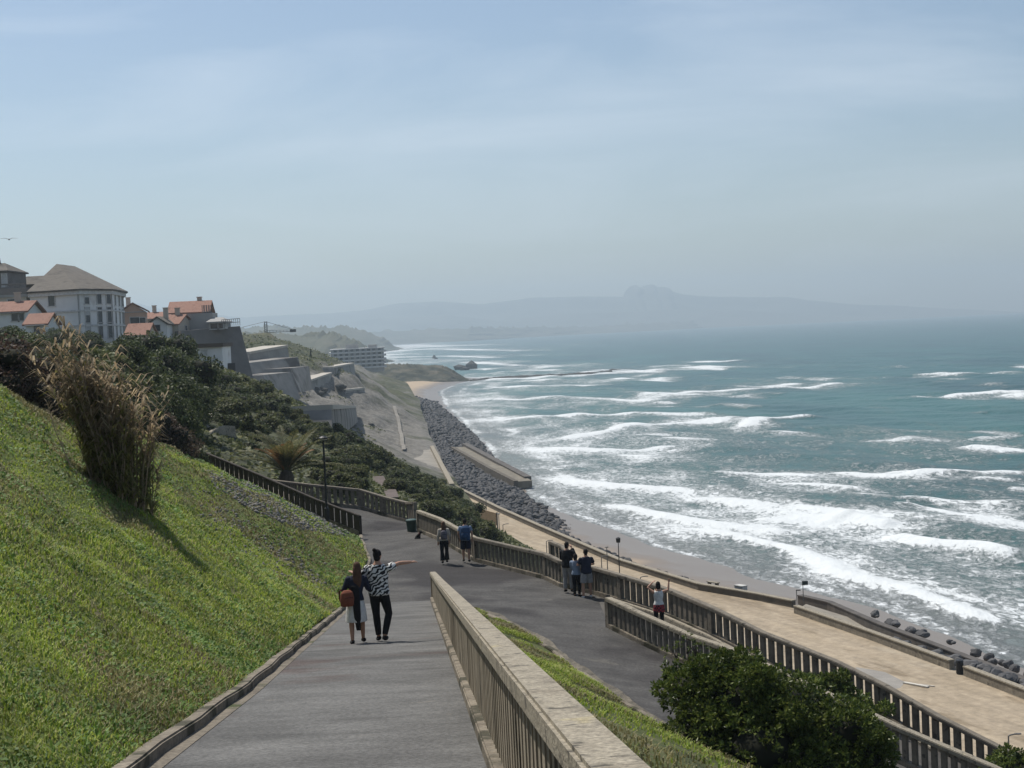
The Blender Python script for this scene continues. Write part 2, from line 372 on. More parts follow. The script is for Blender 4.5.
# sandy crumbled edge lying on the asphalt along that kerb
q = np.array(subdiv_line(E2[:8], 0.1)); tdir = np.gradient(q, axis=0); tdir /= np.linalg.norm(tdir, axis=1)[:, None]
nrm = np.stack([-tdir[:, 1], tdir[:, 0], 0*tdir[:, 0]], 1)
wv = 0.10+0.42*fbm(q[:, 1]*.8, q[:, 0]*.8, 5, 4)
tag(strip('sandy_path_edge', q+np.array([0, 0, .006]), q+nrm*wv[:, None]+np.array([0, 0, .004]), pmat('path_edge_sand', [(0.07, 0.062, 0.05), (0.19, 0.165, 0.125)], scale=2.5, rough=0.95, bump=0.015, bscale=25, grain=(16, .4)), len(q), 3), kind='structure')

# ---- grass bank on the left
bank_pts = [(float(kerb_x(y))-0.14, y, float(ramp_z(y))+0.13) for y in (-8, 3, 13, 20, 27, 34, 40, 47, 53)]
bank_pts += [(float(kerb_x(y))-0.1, y, 25.95) for y in (57, 62.8, 67.4)]+[(p[0]-0.1, p[1]-0.4, p[2]+0.05) for p in R2]
for y in (-8, 5, 15, 25):
    for u, s in ((2.2, .62), (5, .74), (8, .78), (13, .74)): bank_pts.append((float(kerb_x(y))-u, y, float(ramp_z(y))+.14+u*s))
for a in ((0, 388, 36), (50, 425, 40), (170, 455, 58), (205, 468, 72), (120, 497, 44)): bank_pts.append(tuple(P(*a)))
bank_pts += [(-20, 60, 34), (-24, 75, 33.5), (-20, 40, 37), (-28, 20, 43)]
bank_f0 = tps(bank_pts, 0.002)
def bank_f(x, y):
    z = bank_f0(x, y); u = np.clip(kerb_x(y)-np.asarray(x), 0, 3)/3
    return z + u*(0.30*(fbm(np.asarray(x)*.45, np.asarray(y)*.45, 3, 4)-.5)+0.55*(fbm(np.asarray(x)*1.0+np.asarray(y)*.30, np.asarray(y)*0.22-np.asarray(x)*.07, 8, 4)-.5)+0.10*(fbm(np.asarray(x)*2, np.asarray(y)*2, 9, 3)-.5))
yy = np.r_[np.linspace(-8, 30, 190), np.linspace(30.3, 71, 160)]
uu = np.linspace(0, 1, 110)**1.25*20
X = kerb_x(yy)[:, None]-0.12-uu[None]; Y = np.repeat(yy[:, None], len(uu), 1); Z = bank_f(X, Y)
me = fast_mesh('grass_bank', np.stack([X, Y, Z], -1).reshape(-1, 3), grid_faces(*X.shape), True)
M_soil = pmat('bank_turf', [(0.045, 0.062, 0.014), (0.095, 0.125, 0.024), (0.125, 0.115, 0.045)], scale=0.8, rough=0.95, bump=0.05, bscale=14, spots=[((0.11, 0.09, 0.05), 0.5, 0.60)], grain=[(9, .45), (28, .35)])
tag(link('grass_bank_ground', me, M_soil), kind='structure')
# behind the dark fence's foot the bank carries on to the upper path
yy2 = np.linspace(71, 82, 24); xr = np.interp(yy2, [p[1] for p in R2], [p[0] for p in R2])-0.15
X2 = xr[:, None]-uu[None]*1.3; Y2 = np.repeat(yy2[:, None], len(uu), 1)
me = fast_mesh('grass_bank_far', np.stack([X2, Y2, bank_f(X2, Y2)], -1).reshape(-1, 3), grid_faces(*X2.shape), True)
tag(link('bank_ground_by_fence', me, M_soil), kind='structure')
# ---- grass strip between ramp balustrade and the lower path
yb = np.linspace(53.2, 3, 60)
SA = np.stack([rail1_x(yb)+0.1, yb, ramp_z(yb)-0.03], 1)
SB = resample([np.array([E2[0][0]-0.1, E2[0][1]+0.2, 25.75])]+E2[1:]+[np.array([24, 20, 18.5])], 60)
SV = SA[:, None]*(1-np.linspace(0, 1, 20)[None, :, None])+SB[:, None]*np.linspace(0, 1, 20)[None, :, None]
SV[:, 1:-1, 2] += 0.18*(fbm(SV[:, 1:-1, 0]*.8, SV[:, 1:-1, 1]*.8, 4)-.5)
tag(link('grass_strip_ground', fast_mesh('grass_strip', SV.reshape(-1, 3), grid_faces(60, 20), True), pmat('strip_turf', [(0.045, 0.05, 0.02), (0.075, 0.09, 0.024), (0.12, 0.095, 0.055)], scale=0.9, rough=0.95, bump=0.05, bscale=14)), kind='structure')

# ---- hillside (left hill, cliff and slope down to the promenade)
foot = [(75, 20), (60, 40), (47, 60), (38, 78), (31, 95), (25.5, 110), (20, 130), (14, 150), (8, 172), (2, 191), (-2.6, 210.7), (-4.2, 225), (-7.9, 254), (-12.5, 288), (-17, 330), (-20.5, 377), (-27, 450), (-30.6, 500), (-34.3, 550), (-38, 600), (-43, 680), (-48.3, 735), (-52, 780), (-68, 900), (-85, 1040), (-95, 1200)]
foot_x = interp_line(foot)
hp = [(x, y, 6.0 if y < 400 else 5.0) for x, y in foot]
hp += [(x+14, y, 3.0) for x, y in foot[12:]]
hp += [tuple(P(*a)) for a in [(240, 364, 200), (240, 402, 170), (215, 428, 122), (290, 402, 165), (290, 440, 112), (340, 437, 152), (380, 457, 162), (440, 484, 182), (470, 519, 192), (383, 490, 100), (372, 470, 116), (440, 507, 130), (480, 541, 150), (460, 530, 100),
      (410, 455, 352), (300, 396, 420), (350, 377, 520), (330, 352, 580), (378, 398, 600), (376, 383, 760), (358, 367, 830), (300, 360, 480), (250, 350, 330), (320, 416, 330), (350, 441, 340), (290, 413, 300), (360, 401, 450), (405, 430, 420), (399, 400, 600), (270, 372, 330), (340, 360, 640), (338, 366, 760), (300, 347, 700), (265, 392, 240),
      (125, 352, 140), (190, 350, 190), (60, 350, 110), (0, 372, 80), (195, 440, 100), (165, 420, 90)]]
hp += [(-45, 60, 33.5), (-70, 120, 33), (-110, 220, 33), (-60, 220, 32.5), (-160, 330, 34), (-90, 330, 34), (-140, 480, 35), (-220, 700, 35), (-130, 700, 32), (-200, 1000, 32), (-130, 1000, 20), (-300, 500, 35), (-76, 450, 37), (-60, 480, 32)]
hp += [(x, y, z-2.2) for x, y, z in [tuple(p) for p in R4A+R4B[1:]+R6[2::2]]]
hp += [(-6, 60, 22), (-12, 50, 22), (-4, 40, 20), (3, 30, 17), (0, 15, 16), (20, 15, 12), (-15, 20, 20), (-20, 70, 25.5), (-25, 50, 27), (-10, 79, 24.4), (-15, 84, 26.2), (15, 60, 15), (20, 80, 11), (13, 100, 9.5), (3, 120, 11), (26, 50, 15)]
hill_f0 = tps(hp, 0.0008)
def hill_f(x, y):
    x = np.asarray(x, float); y = np.asarray(y, float); d = np.clip((foot_x(y)-x)/12, 0, 1)
    a = np.clip(y/400, .35, 1.6)
    z = hill_f0(x, y)+d*a*(5.0*(fbm(x*.035, y*.035, 21, 5)-.5)+1.8*(fbm(x*.16, y*.11, 22, 4)-.5))
    z = z-np.clip((y-270)/80, 0, 1)*d*3.2*np.clip(.22-np.abs(fbm(x*.014+y*.004, y*.05, 27, 4)-.5), 0, 1)*4
    st_ = np.clip((y-300)/60, 0, 1)*np.clip((620-y)/150, 0, 1)*d; z = z+st_*.55*np.sin(z*1.15+2*fbm(x*.03, y*.03, 28, 3))
    return np.maximum(z, np.where(foot_x(y)-x > -1, 1.5, -3))
yh = np.geomspace(40, 1150, 300); ch = np.linspace(0, 1, 150)
Wd = np.interp(yh, [40, 80, 200, 400, 1150], [78, 75, 120, 220, 420])
XH = foot_x(yh)[:, None]+np.interp(yh, [0, 250, 300, 1200], [0.3, 0.3, 2, 2])[:, None]-(ch**1.6)[None]*Wd[:, None]; YH = np.repeat(yh[:, None], 150, 1)
ZH = hill_f(XH, YH)
# keep the wild ground under the built paths
near = (YH < 90)
bz = bank_f0(XH, np.minimum(YH, 82)); inb = near & (XH < kerb_x(np.minimum(YH, 72))) & (YH < 82)
ZH = np.where(inb, np.minimum(ZH, bz-0.8), ZH)
me = fast_mesh('hillside', np.stack([XH, YH, ZH], -1).reshape(-1, 3), grid_faces(*XH.shape), True)
# ground cover type per vertex: how much scrub, how much bare earth
gy = np.gradient(ZH, axis=1)/np.maximum(np.abs(np.gradient(XH, axis=1)), .2); steep = np.abs(gy)
bare = np.clip((YH-255)/60, 0, 1)*np.clip(1.15-1.3*fbm(XH*.02, YH*.012, 31, 4), 0, 1)*np.clip((ZH-3)/3, .4, 1)
bare = np.clip(bare+0.5*np.clip((YH-280)/60, 0, 1)*np.clip((500-YH)/120, 0, 1), 0, 1)
bare *= np.clip(1-(ZH-24)/8, 0.1, 1)
at = me.attributes.new('bare', 'FLOAT', 'POINT'); at.data.foreach_set('value', bare.ravel().astype(np.float32))
def attr_mix_mat(name, attr, c_lo, c_hi, rough=0.95):
    m = pmat(name, c_lo, scale=0.12, rough=rough, bump=0.25, bscale=0.8, detail=8); t = m.node_tree; N = t.nodes; L = t.links
    b = N['Principled BSDF']; src = b.inputs['Base Color'].links[0].from_socket
    a = N.new('ShaderNodeAttribute'); a.attribute_name = attr
    n = N.new('ShaderNodeTexNoise'); n.inputs['Scale'].default_value = 0.09; n.inputs['Detail'].default_value = 9; n.inputs['Roughness'].default_value = .65
    g = N.new('ShaderNodeNewGeometry'); L.new(g.outputs['Position'], n.inputs['Vector'])
    r = N.new('ShaderNodeValToRGB'); e = r.color_ramp.elements; e[0].position = .33; e[1].position = .68; e[0].color = (*c_hi[0], 1); e[1].color = (*c_hi[-1], 1)
    for i, cc in enumerate(c_hi[1:-1]):
        qq = e.new(.33+.35*(i+1)/(len(c_hi)-1)); qq.color = (*cc, 1)
    L.new(n.outputs['Fac'], r.inputs[0])
    ad = N.new('ShaderNodeMath'); ad.operation = 'MULTIPLY_ADD'; ad.inputs[1].default_value = 1.6; L.new(n.outputs['Fac'], ad.inputs[0]); ad.inputs[2].default_value = -0.8
    s = N.new('ShaderNodeMath'); s.operation = 'ADD'; L.new(ad.outputs[0], s.inputs[0]); L.new(a.outputs['Fac'], s.inputs[1])
    mr = N.new('ShaderNodeMapRange'); mr.inputs[1].default_value = .35; mr.inputs[2].default_value = .65; L.new(s.outputs[0], mr.inputs[0])
    mx = N.new('ShaderNodeMixRGB'); L.new(mr.outputs[0], mx.inputs[0]); L.new(src, mx.inputs[1]); L.new(r.outputs[0], mx.inputs[2]); last = mx.outputs[0]
    for sc_, am_ in ((1.3, .4), (.28, .32)):
        gn = N.new('ShaderNodeTexNoise'); gn.inputs['Scale'].default_value = sc_; gn.inputs['Detail'].default_value = 6; gn.inputs['Roughness'].default_value = .7; L.new(g.outputs['Position'], gn.inputs['Vector'])
        gr = N.new('ShaderNodeMapRange'); gr.inputs[1].default_value = .32; gr.inputs[2].default_value = .68; gr.inputs[3].default_value = 1-am_; gr.inputs[4].default_value = 1+am_; L.new(gn.outputs['Fac'], gr.inputs[0])
        gm = N.new('ShaderNodeMixRGB'); gm.blend_type = 'MULTIPLY'; gm.inputs[0].default_value = 1.0; L.new(last, gm.inputs[1]); L.new(gr.outputs[0], gm.inputs[2]); last = gm.outputs[0]
    L.new(last, b.inputs['Base Color'])
    return m
M_hill = attr_mix_mat('hillside_ground', 'bare', [(0.022, 0.026, 0.012), (0.055, 0.06, 0.025), (0.09, 0.078, 0.042)], [(0.075, 0.072, 0.064), (0.165, 0.152, 0.13), (0.11, 0.102, 0.09)])
tag(link('hillside', me, M_hill), kind='structure')

# ---- promenade, sea wall, beach
near_e = [(x, y, 6.0) for x, y in foot[:14]]
far_px = [(450, 487), (500, 512), (540, 530), (620, 565), (700, 590), (760, 600.5), (794, 607.5), (870, 637), (955, 669), (1024, 698), (1100, 728)]
far_e = [G(a, b, 6.0) for a, b in far_px]
far_e += [far_e[-1]+np.array([9, -27, 0]), far_e[-1]+np.array([26, -80, 0])]
M_prom = pmat('promenade_sand', [(0.235, 0.185, 0.125), (0.325, 0.265, 0.19), (0.28, 0.225, 0.155)], scale=0.22, rough=0.95, bump=0.02, bscale=5, stretch=(1, .2, 1), detail=10, rotz=R(-20), grain=[(1.3, .2), (.9, .16, (1, .06, 1))], spots=[((0.21, 0.165, 0.11), 0.6, .60), ((0.35, 0.295, 0.22), 0.3, .60)])
near_l = np.array(sorted(near_e, key=lambda p: -p[1])); far_l = np.array(sorted([tuple(p) for p in far_e], key=lambda p: -p[1]))
yv = np.linspace(290, 40, 120)
pn = np.stack([np.interp(yv, near_l[::-1, 1], near_l[::-1, 0])-2.5, yv, np.full(120, 6.0)], 1)
pf = np.stack([np.interp(yv, far_l[::-1, 1], far_l[::-1, 0]), yv, np.full(120, 6.0)], 1)
tag(strip('promenade', pn, pf, M_prom, 120, 12), kind='structure')
tag(link('promenade_patch', MB().add([tuple(G(a, b, 6.006)) for a, b in [(855, 667), (868, 669), (885, 672), (905, 682), (900, 688), (888, 690), (866, 680)]], [(0, 1, 2, 3, 4, 5, 6)]).mesh('patch'), pmat('bare_tarmac', [(0.20, 0.185, 0.165), (0.29, 0.27, 0.24)], scale=0.5, rough=0.9)), kind='structure')
wx = interp_line([tuple(G(a, b, 0)) for a, b in [(1024, 668), (960, 640), (880, 608), (850, 600), (760, 580), (700, 558), (650, 545), (600, 525), (560, 512), (535, 500), (522, 488), (500, 465), (480, 440), (460, 420), (445, 405), (438, 392), (450, 386), (480, 378)]]+[(62, 90, 0), (90, 20, 0), (-70, 1235, 0), (-110, 1330, 0), (-150, 1500, 0), (-230, 2000, 0), (-290, 3894, 0), (-330, 6000, 0)])
yb = np.geomspace(20, 1230, 260); vb = np.linspace(0, 1, 26)
wxs = wx(yb)+1.2*(fbm(yb*.11, yb*0, 77, 3)-.5)*np.clip(yb/150, 1, 3)
land = np.interp(yb, [20, 220, 290, 360, 450, 600, 780, 900, 1040, 1230], [86, -2, -19, -26, -33, -44, -58, -74, -92, -110])
land = np.where(yb < 290, np.interp(yb, far_l[::-1, 1], far_l[::-1, 0])-0.3, land)
sea_e = wxs+np.interp(yb, [20, 200, 1230], [9, 9, 22])
XB = land[:, None]*(1-vb)+sea_e[:, None]*vb; YB = np.repeat(yb[:, None], 26, 1)
dsh = (wxs[:, None]-XB)
ZB = np.where(dsh > 0, 0.10*dsh/np.clip(YB/300, 1, np.interp(YB, [600, 850], [3, 1.1])), 0.14*dsh/np.clip(YB/300, 1, 3)); ZB = np.clip(ZB, -2, 2.6)+.06*(fbm(XB*.3, YB*.3, 5)-.5)
m_b = pmat('beach_sand', [(0.33, 0.245, 0.16), (0.43, 0.33, 0.225)], scale=.3, rough=.9, bump=.02, bscale=4)
t = m_b.node_tree; N = t.nodes; L = t.links; b = N['Principled BSDF']; src = b.inputs['Base Color'].links[0].from_socket
g = N.new('ShaderNodeNewGeometry'); sx = N.new('ShaderNodeSeparateXYZ'); L.new(g.outputs['Position'], sx.inputs[0])
nn = N.new('ShaderNodeTexNoise'); nn.inputs['Scale'].default_value = .12; nn.inputs['Detail'].default_value = 5; L.new(g.outputs['Position'], nn.inputs['Vector'])
ma = N.new('ShaderNodeMath'); ma.operation = 'MULTIPLY_ADD'; ma.inputs[1].default_value = 1.2; L.new(nn.outputs['Fac'], ma.inputs[0]); L.new(sx.outputs['Z'], ma.inputs[2])
mr = N.new('ShaderNodeMapRange'); mr.inputs[1].default_value = 1.7; mr.inputs[2].default_value = 2.3; L.new(ma.outputs[0], mr.inputs[0])
mx = N.new('ShaderNodeMixRGB'); mx.inputs[1].default_value = (0.20, 0.163, 0.128, 1); L.new(src, mx.inputs[2]); L.new(mr.outputs[0], mx.inputs[0]); L.new(mx.outputs[0], b.inputs['Base Color'])
mr2 = N.new('ShaderNodeMapRange'); mr2.inputs[1].default_value = 1.3; mr2.inputs[2].default_value = 2.3; mr2.inputs[3].default_value = .34; mr2.inputs[4].default_value = .9; L.new(ma.outputs[0], mr2.inputs[0]); L.new(mr2.outputs[0], b.inputs['Roughness'])
tag(link('beach', fast_mesh('beach', np.stack([XB, YB, ZB], -1).reshape(-1, 3), grid_faces(*XB.shape), True), m_b), kind='structure')

# ---- sea
rows = np.r_[np.geomspace(60, 1500, 900), np.geomspace(1504, 12000, 330)]
cols = np.r_[np.linspace(-1.2, -.16, 30)[:-1], np.linspace(-.16, .40, 470), np.linspace(.40, 1.6, 40)[1:]]
YS = np.repeat(rows[:, None], len(cols), 1); XS = np.clip(YS*cols[None], -8800, 8800)
sd = (XS-wx(YS))*0.93
jit = np.interp(YS, [100, 300, 1000], [5, 8, 16])
sdn = sd+jit*(fbm(XS*.03, YS*.02, 41, 4)-.5)*2
amp = np.clip(sd/45, 0, 1)*np.clip(1.0-(YS-500)/3000, .25, 1)
def wdir(a): return XS*math.cos(a)+YS*math.sin(a)
swell = 0
for a, wl, am, sdx in ((.25, 46, .50, 1), (.45, 31, .34, 2), (.05, 23, .24, 3), (.8, 14, .17, 4)):
    ph = 2*math.pi*wdir(a)/wl+5*fbm(XS*.006, YS*.006, 50+sdx, 3); c = np.cos(ph); swell = swell+am*np.sign(c)*(np.abs(c)**1.3)
ZS = amp*swell*np.clip(1.3-YS/2500, 0.1, 1)
lnj = 5*(fbm(XS*.05, YS*.035, 43, 3)-.5)
foam = 0.34*np.exp(-((sd+lnj*.5-1.2)/1.3)**2)+0.30*np.clip((fbm(XS*.02+7, YS*.03, 44, 3)-.38)*4, 0, 1)*np.exp(-((sd+lnj*1.6-13)/1.6)**2)+0.14*np.exp(-((sd+lnj*2.5-30)/3.5)**2)+np.where(sd+lnj*1.6 > 12, .16, .13)*np.exp(-np.clip(sd-12, 0, None)/45)+0.20*np.exp(-np.clip(sdn, 0, None)/85.0)+0.09*np.exp(-np.clip(sdn, 0, None)/280.)
# surf zone patches: foam lies thicker in long tongues
tong = fbm(XS*.012+YS*.004, YS*.005, 61, 4)
foam += np.clip(1-sd/520, 0, 1)*np.clip((tong-.5)*2.6, -.22, .28)*np.clip(sd/8, 0, 1)
far = np.clip((YS-1250)/300, 0, 1)*np.clip(1-(XS+260)/500, 0, 1)*np.clip(1-(YS-4500)/2500, 0, 1); foam += .36*far
foam *= np.clip(1.25-(sd-300)/700, .2, 1)
crests = [([(938, 397), (985, 394.5), (1030, 391)], 1.0, 1.0), ([(640, 396), (700, 391.5), (745, 390), (800, 388), (862, 383)], .8, .8), ([(735, 388), (800, 384)], .7, .9), ([(685, 362), (715, 362), (752, 360.5)], .9, .9),
 ([(596, 370), (660, 372)], .7, .6), ([(742, 427), (762, 420), (790, 419), (828, 417)], 1.3, 1.0), ([(555, 440), (640, 426), (745, 418)], .9, .75), ([(830, 473), (900, 477), (1030, 472)], 1.0, .75), ([(838, 517), (868, 522), (893, 528)], 1.5, 1.1),
 ([(888, 534), (935, 544), (985, 550), (1012, 557)], 1.6, 1.1), ([(905, 378), (1030, 371)], .5, .5), ([(775, 377), (835, 379)], .5, .6), ([(470, 400), (560, 398), (660, 402)], .7, .6), ([(480, 388), (560, 386), (640, 384)], .6, .6),
 ([(500, 420), (570, 416), (640, 413), (720, 416)], .9, .8), ([(530, 450), (600, 452), (680, 446)], .8, .7), ([(545, 478), (610, 486), (700, 492)], .9, .8), ([(600, 505), (680, 520), (760, 530)], .8, .7), ([(700, 530), (790, 550), (850, 575)], .8, .75),
 ([(820, 570), (900, 590), (1000, 625)], .8, .7), ([(970, 440), (1000, 441), (1030, 437)], .6, .55), ([(850, 492), (940, 500), (1030, 505)], .6, .5), ([(470, 380), (540, 377.5), (620, 373)], .6, .75), ([(410, 357), (450, 356), (500, 358)], .6, .8), ([(400, 350), (450, 349), (520, 351), (560, 350)], .5, .7), ([(470, 362), (520, 366), (580, 365)], .7, .8), ([(400, 345), (440, 346.5), (490, 345)], .4, .7), ([(560, 345), (610, 344)], .4, .5), ([(640, 408), (720, 405), (760, 408)], .5, .6)]
rc = random.Random(17)
for _ in range(95):
    qx, qy = rc.uniform(470, 1060), 366+160*rc.random()**1.5
    if qx < 512+ (qy-366)*1.6-40: continue
    ln_ = rc.uniform(12, 70)*(.5+(qy-360)/160); sl_ = rc.uniform(-.06, .10)+max(0, (qy-430)/500)
    crests.append(([(qx, qy), (qx+ln_*.5, qy+ln_*.5*sl_-rc.uniform(0, 1.5)), (qx+ln_, qy+ln_*sl_)], rc.uniform(.35, .8), rc.uniform(.35, .72)))
for pl, hh, fo in crests:
    w = np.array([G(a, b, 0.0)[:2] for a, b in pl]); w = resample(np.c_[w, np.zeros(len(w))], max(10, len(pl)*8))[:, :2]
    L_ = np.linalg.norm(w[-1]-w[0]); w[:, 1] += L_*.05*(fbm(np.linspace(0, 5, len(w)), np.zeros(len(w)), int(pl[0][0]))-.5)
    wd_ = max(2.0, w[:, 1].mean()*.0085)
    lo = w.min(0)-8*wd_; hi = w.max(0)+8*wd_
    idx = np.where((XS > lo[0]) & (XS < hi[0]) & (YS > lo[1]) & (YS < hi[1]))
    if len(idx[0]) == 0: continue
    px_, py_ = XS[idx], YS[idx]; best = np.full(len(px_), 1e9); tt = np.zeros(len(px_))
    for i in range(len(w)-1):
        a, bb = w[i], w[i+1]; ab = bb-a; t_ = np.clip(((px_-a[0])*ab[0]+(py_-a[1])*ab[1])/(ab@ab), 0, 1)
        d_ = np.hypot(px_-a[0]-t_*ab[0], (py_-a[1]-t_*ab[1])); m_ = d_ < best; best[m_] = d_[m_]; tt[m_] = (i+t_[m_])/(len(w)-1)
    taper = np.clip(np.sin(np.pi*np.clip(tt, .0, 1))*2.2+.12, 0, 1)*(.45+.9*fbm(px_*.05, py_*.05, 71, 3))
    ZS[idx] += hh*.8*np.exp(-(best/(wd_*1.1))**2)*taper
    foam[idx] += fo*.85*np.exp(-(best/(wd_*.85))**2)*np.clip(taper*1.3, 0, 1)+.22*fo*np.exp(-(best/(wd_*4))**2)
ZS = np.where(sd < 6, ZS*np.clip(sd/6, 0, 1), ZS)
ZS += np.where(sd < 0, 0.02, 0)
me = fast_mesh('sea', np.stack([XS, YS, ZS], -1).reshape(-1, 3), grid_faces(*XS.shape), True)
at = me.attributes.new('foam', 'FLOAT', 'POINT'); at.data.foreach_set('value', np.clip(foam, 0, 1.6).ravel().astype(np.float32))
at = me.attributes.new('shallow', 'FLOAT', 'POINT'); at.data.foreach_set('value', np.exp(-np.clip(sd, 0, None)/140.0).ravel().astype(np.float32))
at = me.attributes.new('silt', 'FLOAT', 'POINT'); at.data.foreach_set('value', (.85*np.exp(-(np.clip(sd+lnj, 0, None)/15.0)**2)).ravel().astype(np.float32))
m = bpy.data.materials.new('sea_water'); m.use_nodes = True; t = m.node_tree; N = t.nodes; L = t.links; b = N['Principled BSDF']
g = N.new('ShaderNodeNewGeometry')
def noise(scale, detail, stretch, rot=0.0, rough=.6, dist=0.0):
    mp = N.new('ShaderNodeMapping'); mp.inputs['Scale'].default_value = stretch; mp.inputs['Rotation'].default_value = (0, 0, rot); L.new(g.outputs['Position'], mp.inputs[0])
    n = N.new('ShaderNodeTexNoise'); n.inputs['Scale'].default_value = scale; n.inputs['Detail'].default_value = detail; n.inputs['Roughness'].default_value = rough; n.inputs['Distortion'].default_value = dist
    L.new(mp.outputs[0], n.inputs['Vector']); return n.outputs['Fac']
def math_(op, a, b_=None, c=None):
    q = N.new('ShaderNodeMath'); q.operation = op
    for i, v in enumerate((a, b_, c)):
        if v is None: continue
        if isinstance(v, (int, float)): q.inputs[i].default_value = v
        else: L.new(v, q.inputs[i])
    return q.outputs[0]
fa = N.new('ShaderNodeAttribute'); fa.attribute_name = 'foam'; sa = N.new('ShaderNodeAttribute'); sa.attribute_name = 'shallow'
nA = noise(.055, 9, (1, .42, 1), .35, .68, .8); nB = noise(.85, 8, (1, .5, 1), .2, .78, 1.0); nC = noise(.013, 5, (1, .35, 1), .2, .6, .4)
v = math_('MULTIPLY_ADD', math_('SUBTRACT', nA, .5), 1.5, fa.outputs['Fac'])
v = math_('MULTIPLY_ADD', math_('SUBTRACT', nB, .5), 2.6, v)
v = math_('MULTIPLY_ADD', math_('SUBTRACT', nC, .5), .7, v)
mr = N.new('ShaderNodeMapRange'); mr.interpolation_type = 'SMOOTHSTEP'; mr.inputs[1].default_value = .30; mr.inputs[2].default_value = 1.05; L.new(v, mr.inputs[0])
mr.inputs[4].default_value = 0.97
wc = N.new('ShaderNodeMixRGB'); wc.inputs[1].default_value = (0.022, 0.088, 0.084, 1); wc.inputs[2].default_value = (0.070, 0.155, 0.135, 1); L.new(sa.outputs['Fac'], wc.inputs[0])
zb = N.new('ShaderNodeAttribute'); zb.attribute_name = 'silt'; ws = N.new('ShaderNodeMixRGB'); ws.inputs[2].default_value = (.20, .195, .175, 1); L.new(wc.outputs[0], ws.inputs[1]); L.new(zb.outputs['Fac'], ws.inputs[0]); wc = ws
wn = N.new('ShaderNodeMixRGB'); wn.blend_type = 'MULTIPLY'; wn.inputs[0].default_value = .8; L.new(wc.outputs[0], wn.inputs[1])
wr = N.new('ShaderNodeValToRGB'); wr.color_ramp.elements[0].position = .35; wr.color_ramp.elements[1].position = .68; wr.color_ramp.elements[0].color = (.5, .55, .62, 1); wr.color_ramp.elements[1].color = (1.15, 1.15, 1.12, 1); L.new(nC, wr.inputs[0]); L.new(wr.outputs[0], wn.inputs[2])
mc = N.new('ShaderNodeMixRGB'); L.new(mr.outputs[0], mc.inputs[0]); L.new(wn.outputs[0], mc.inputs[1]); mc.inputs[2].default_value = (.64, .665, .665, 1)
L.new(mc.outputs[0], b.inputs['Base Color'])
rr = N.new('ShaderNodeMapRange'); rr.inputs[3].default_value = .28; rr.inputs[4].default_value = .9; L.new(mr.outputs[0], rr.inputs[0]); L.new(rr.outputs[0], b.inputs['Roughness'])
b.inputs['Specular IOR Level'].default_value = .2; b.inputs['IOR'].default_value = 1.33
bp = N.new('ShaderNodeBump'); bp.inputs['Distance'].default_value = 1.1; bp.inputs['Strength'].default_value = .9
hgt = math_('MULTIPLY_ADD', noise(.22, 7, (1, .6, 1), .3), 1.0, math_('MULTIPLY', mr.outputs[0], .35)); L.new(hgt, bp.inputs['Height']); L.new(bp.outputs[0], b.inputs['Normal'])
tag(link('sea', me, m), kind='structure')

# ---- far land
M_far = pmat('far_hill_scrub', [(0.035, 0.042, 0.024), (0.08, 0.08, 0.05), (0.13, 0.115, 0.08)], scale=.012, rough=1, detail=9)
M_mtn = pmat('far_mountain', [(0.10, 0.11, 0.095), (0.16, 0.16, 0.14)], scale=.002, rough=1, detail=8)
def ridge(name, prof, d, front, back, mat, rough_=.1, base=-2.0, n=220, seed=0, foot_noise=.2, bumps=0.0):
    p = np.array([P(a, b_, d if len(r_) == 0 else r_[0]) for a, b_, *r_ in prof]); p = resample(p, n)
    hz = p[:, 2]-base; h = hz*(1+.6*rough_*(fbm(np.arange(n)*.12, np.zeros(n), seed, 3)-.5)); bmp = bumps*np.clip(fbm(np.arange(n)*.9, np.ones(n), seed+3, 3)-.45, 0, 1)*2*np.clip(hz/max(hz.max()*.25, 1), 0, 1)
    h[0] = h[-1] = 0; hmax = max(h.max(), 1)
    rows_ = []; ts = np.r_[np.linspace(-1, 0, 16), np.linspace(.15, 1, 8)]
    for t_ in ts:
        e_ = (1-abs(t_))**(.8 if t_ < 0 else 1.0)
        f_ = front if t_ < 0 else back
        nz = (fbm(p[:, 0]/front*2.6+t_*1.3, np.full(n, t_*5.0)+p[:, 0]/front, seed+9, 5)-.5)
        yv_ = p[:, 1]+t_*f_*(1+foot_noise*nz)*(.35+.65*h/hmax); x_ = p[:, 0]+front*.10*(fbm(p[:, 0]/front*4, np.full(n, t_*6.0), seed+5, 3)-.5)
        rows_.append(np.stack([x_, yv_, base+h*np.clip(e_+.5*nz*(1-abs(t_))*min(1, abs(t_)*4), 0, 1)+bmp*math.exp(-(t_/.09)**2)], 1))
    V = np.stack(rows_, 0)
    return tag(link(name, fast_mesh(name, V.reshape(-1, 3), grid_faces(len(ts), n), True), mat), kind='structure')
ridge('far_hill', [(150, 352), (200, 336), (250, 327), (275, 326), (300, 328), (310, 327), (330, 328), (345, 326.5), (355, 328.5), (370, 332), (382, 339), (392, 346), (399, 350.5)], 3900, 420, 900, M_far, seed=2, bumps=10)
ridge('near_far_hill', [(180, 352), (225, 338), (250, 333), (280, 333.5), (300, 336), (318, 333.5), (335, 334), (348, 338), (360, 345), (371, 354)], 1900, 330, 500, M_far, seed=3, bumps=6)
ridge('low_far_coast', [(330, 342, 7000), (372, 332.5, 7000), (420, 330, 7200), (470, 329, 7200), (530, 327.5, 8200), (590, 327, 8900), (615, 325.5, 9000), (650, 323.5, 9300), (690, 322.5, 9700), (715, 323.5, 10500), (745, 326.5, 11300)], 8000, 500, 900, M_far, seed=4, bumps=22)
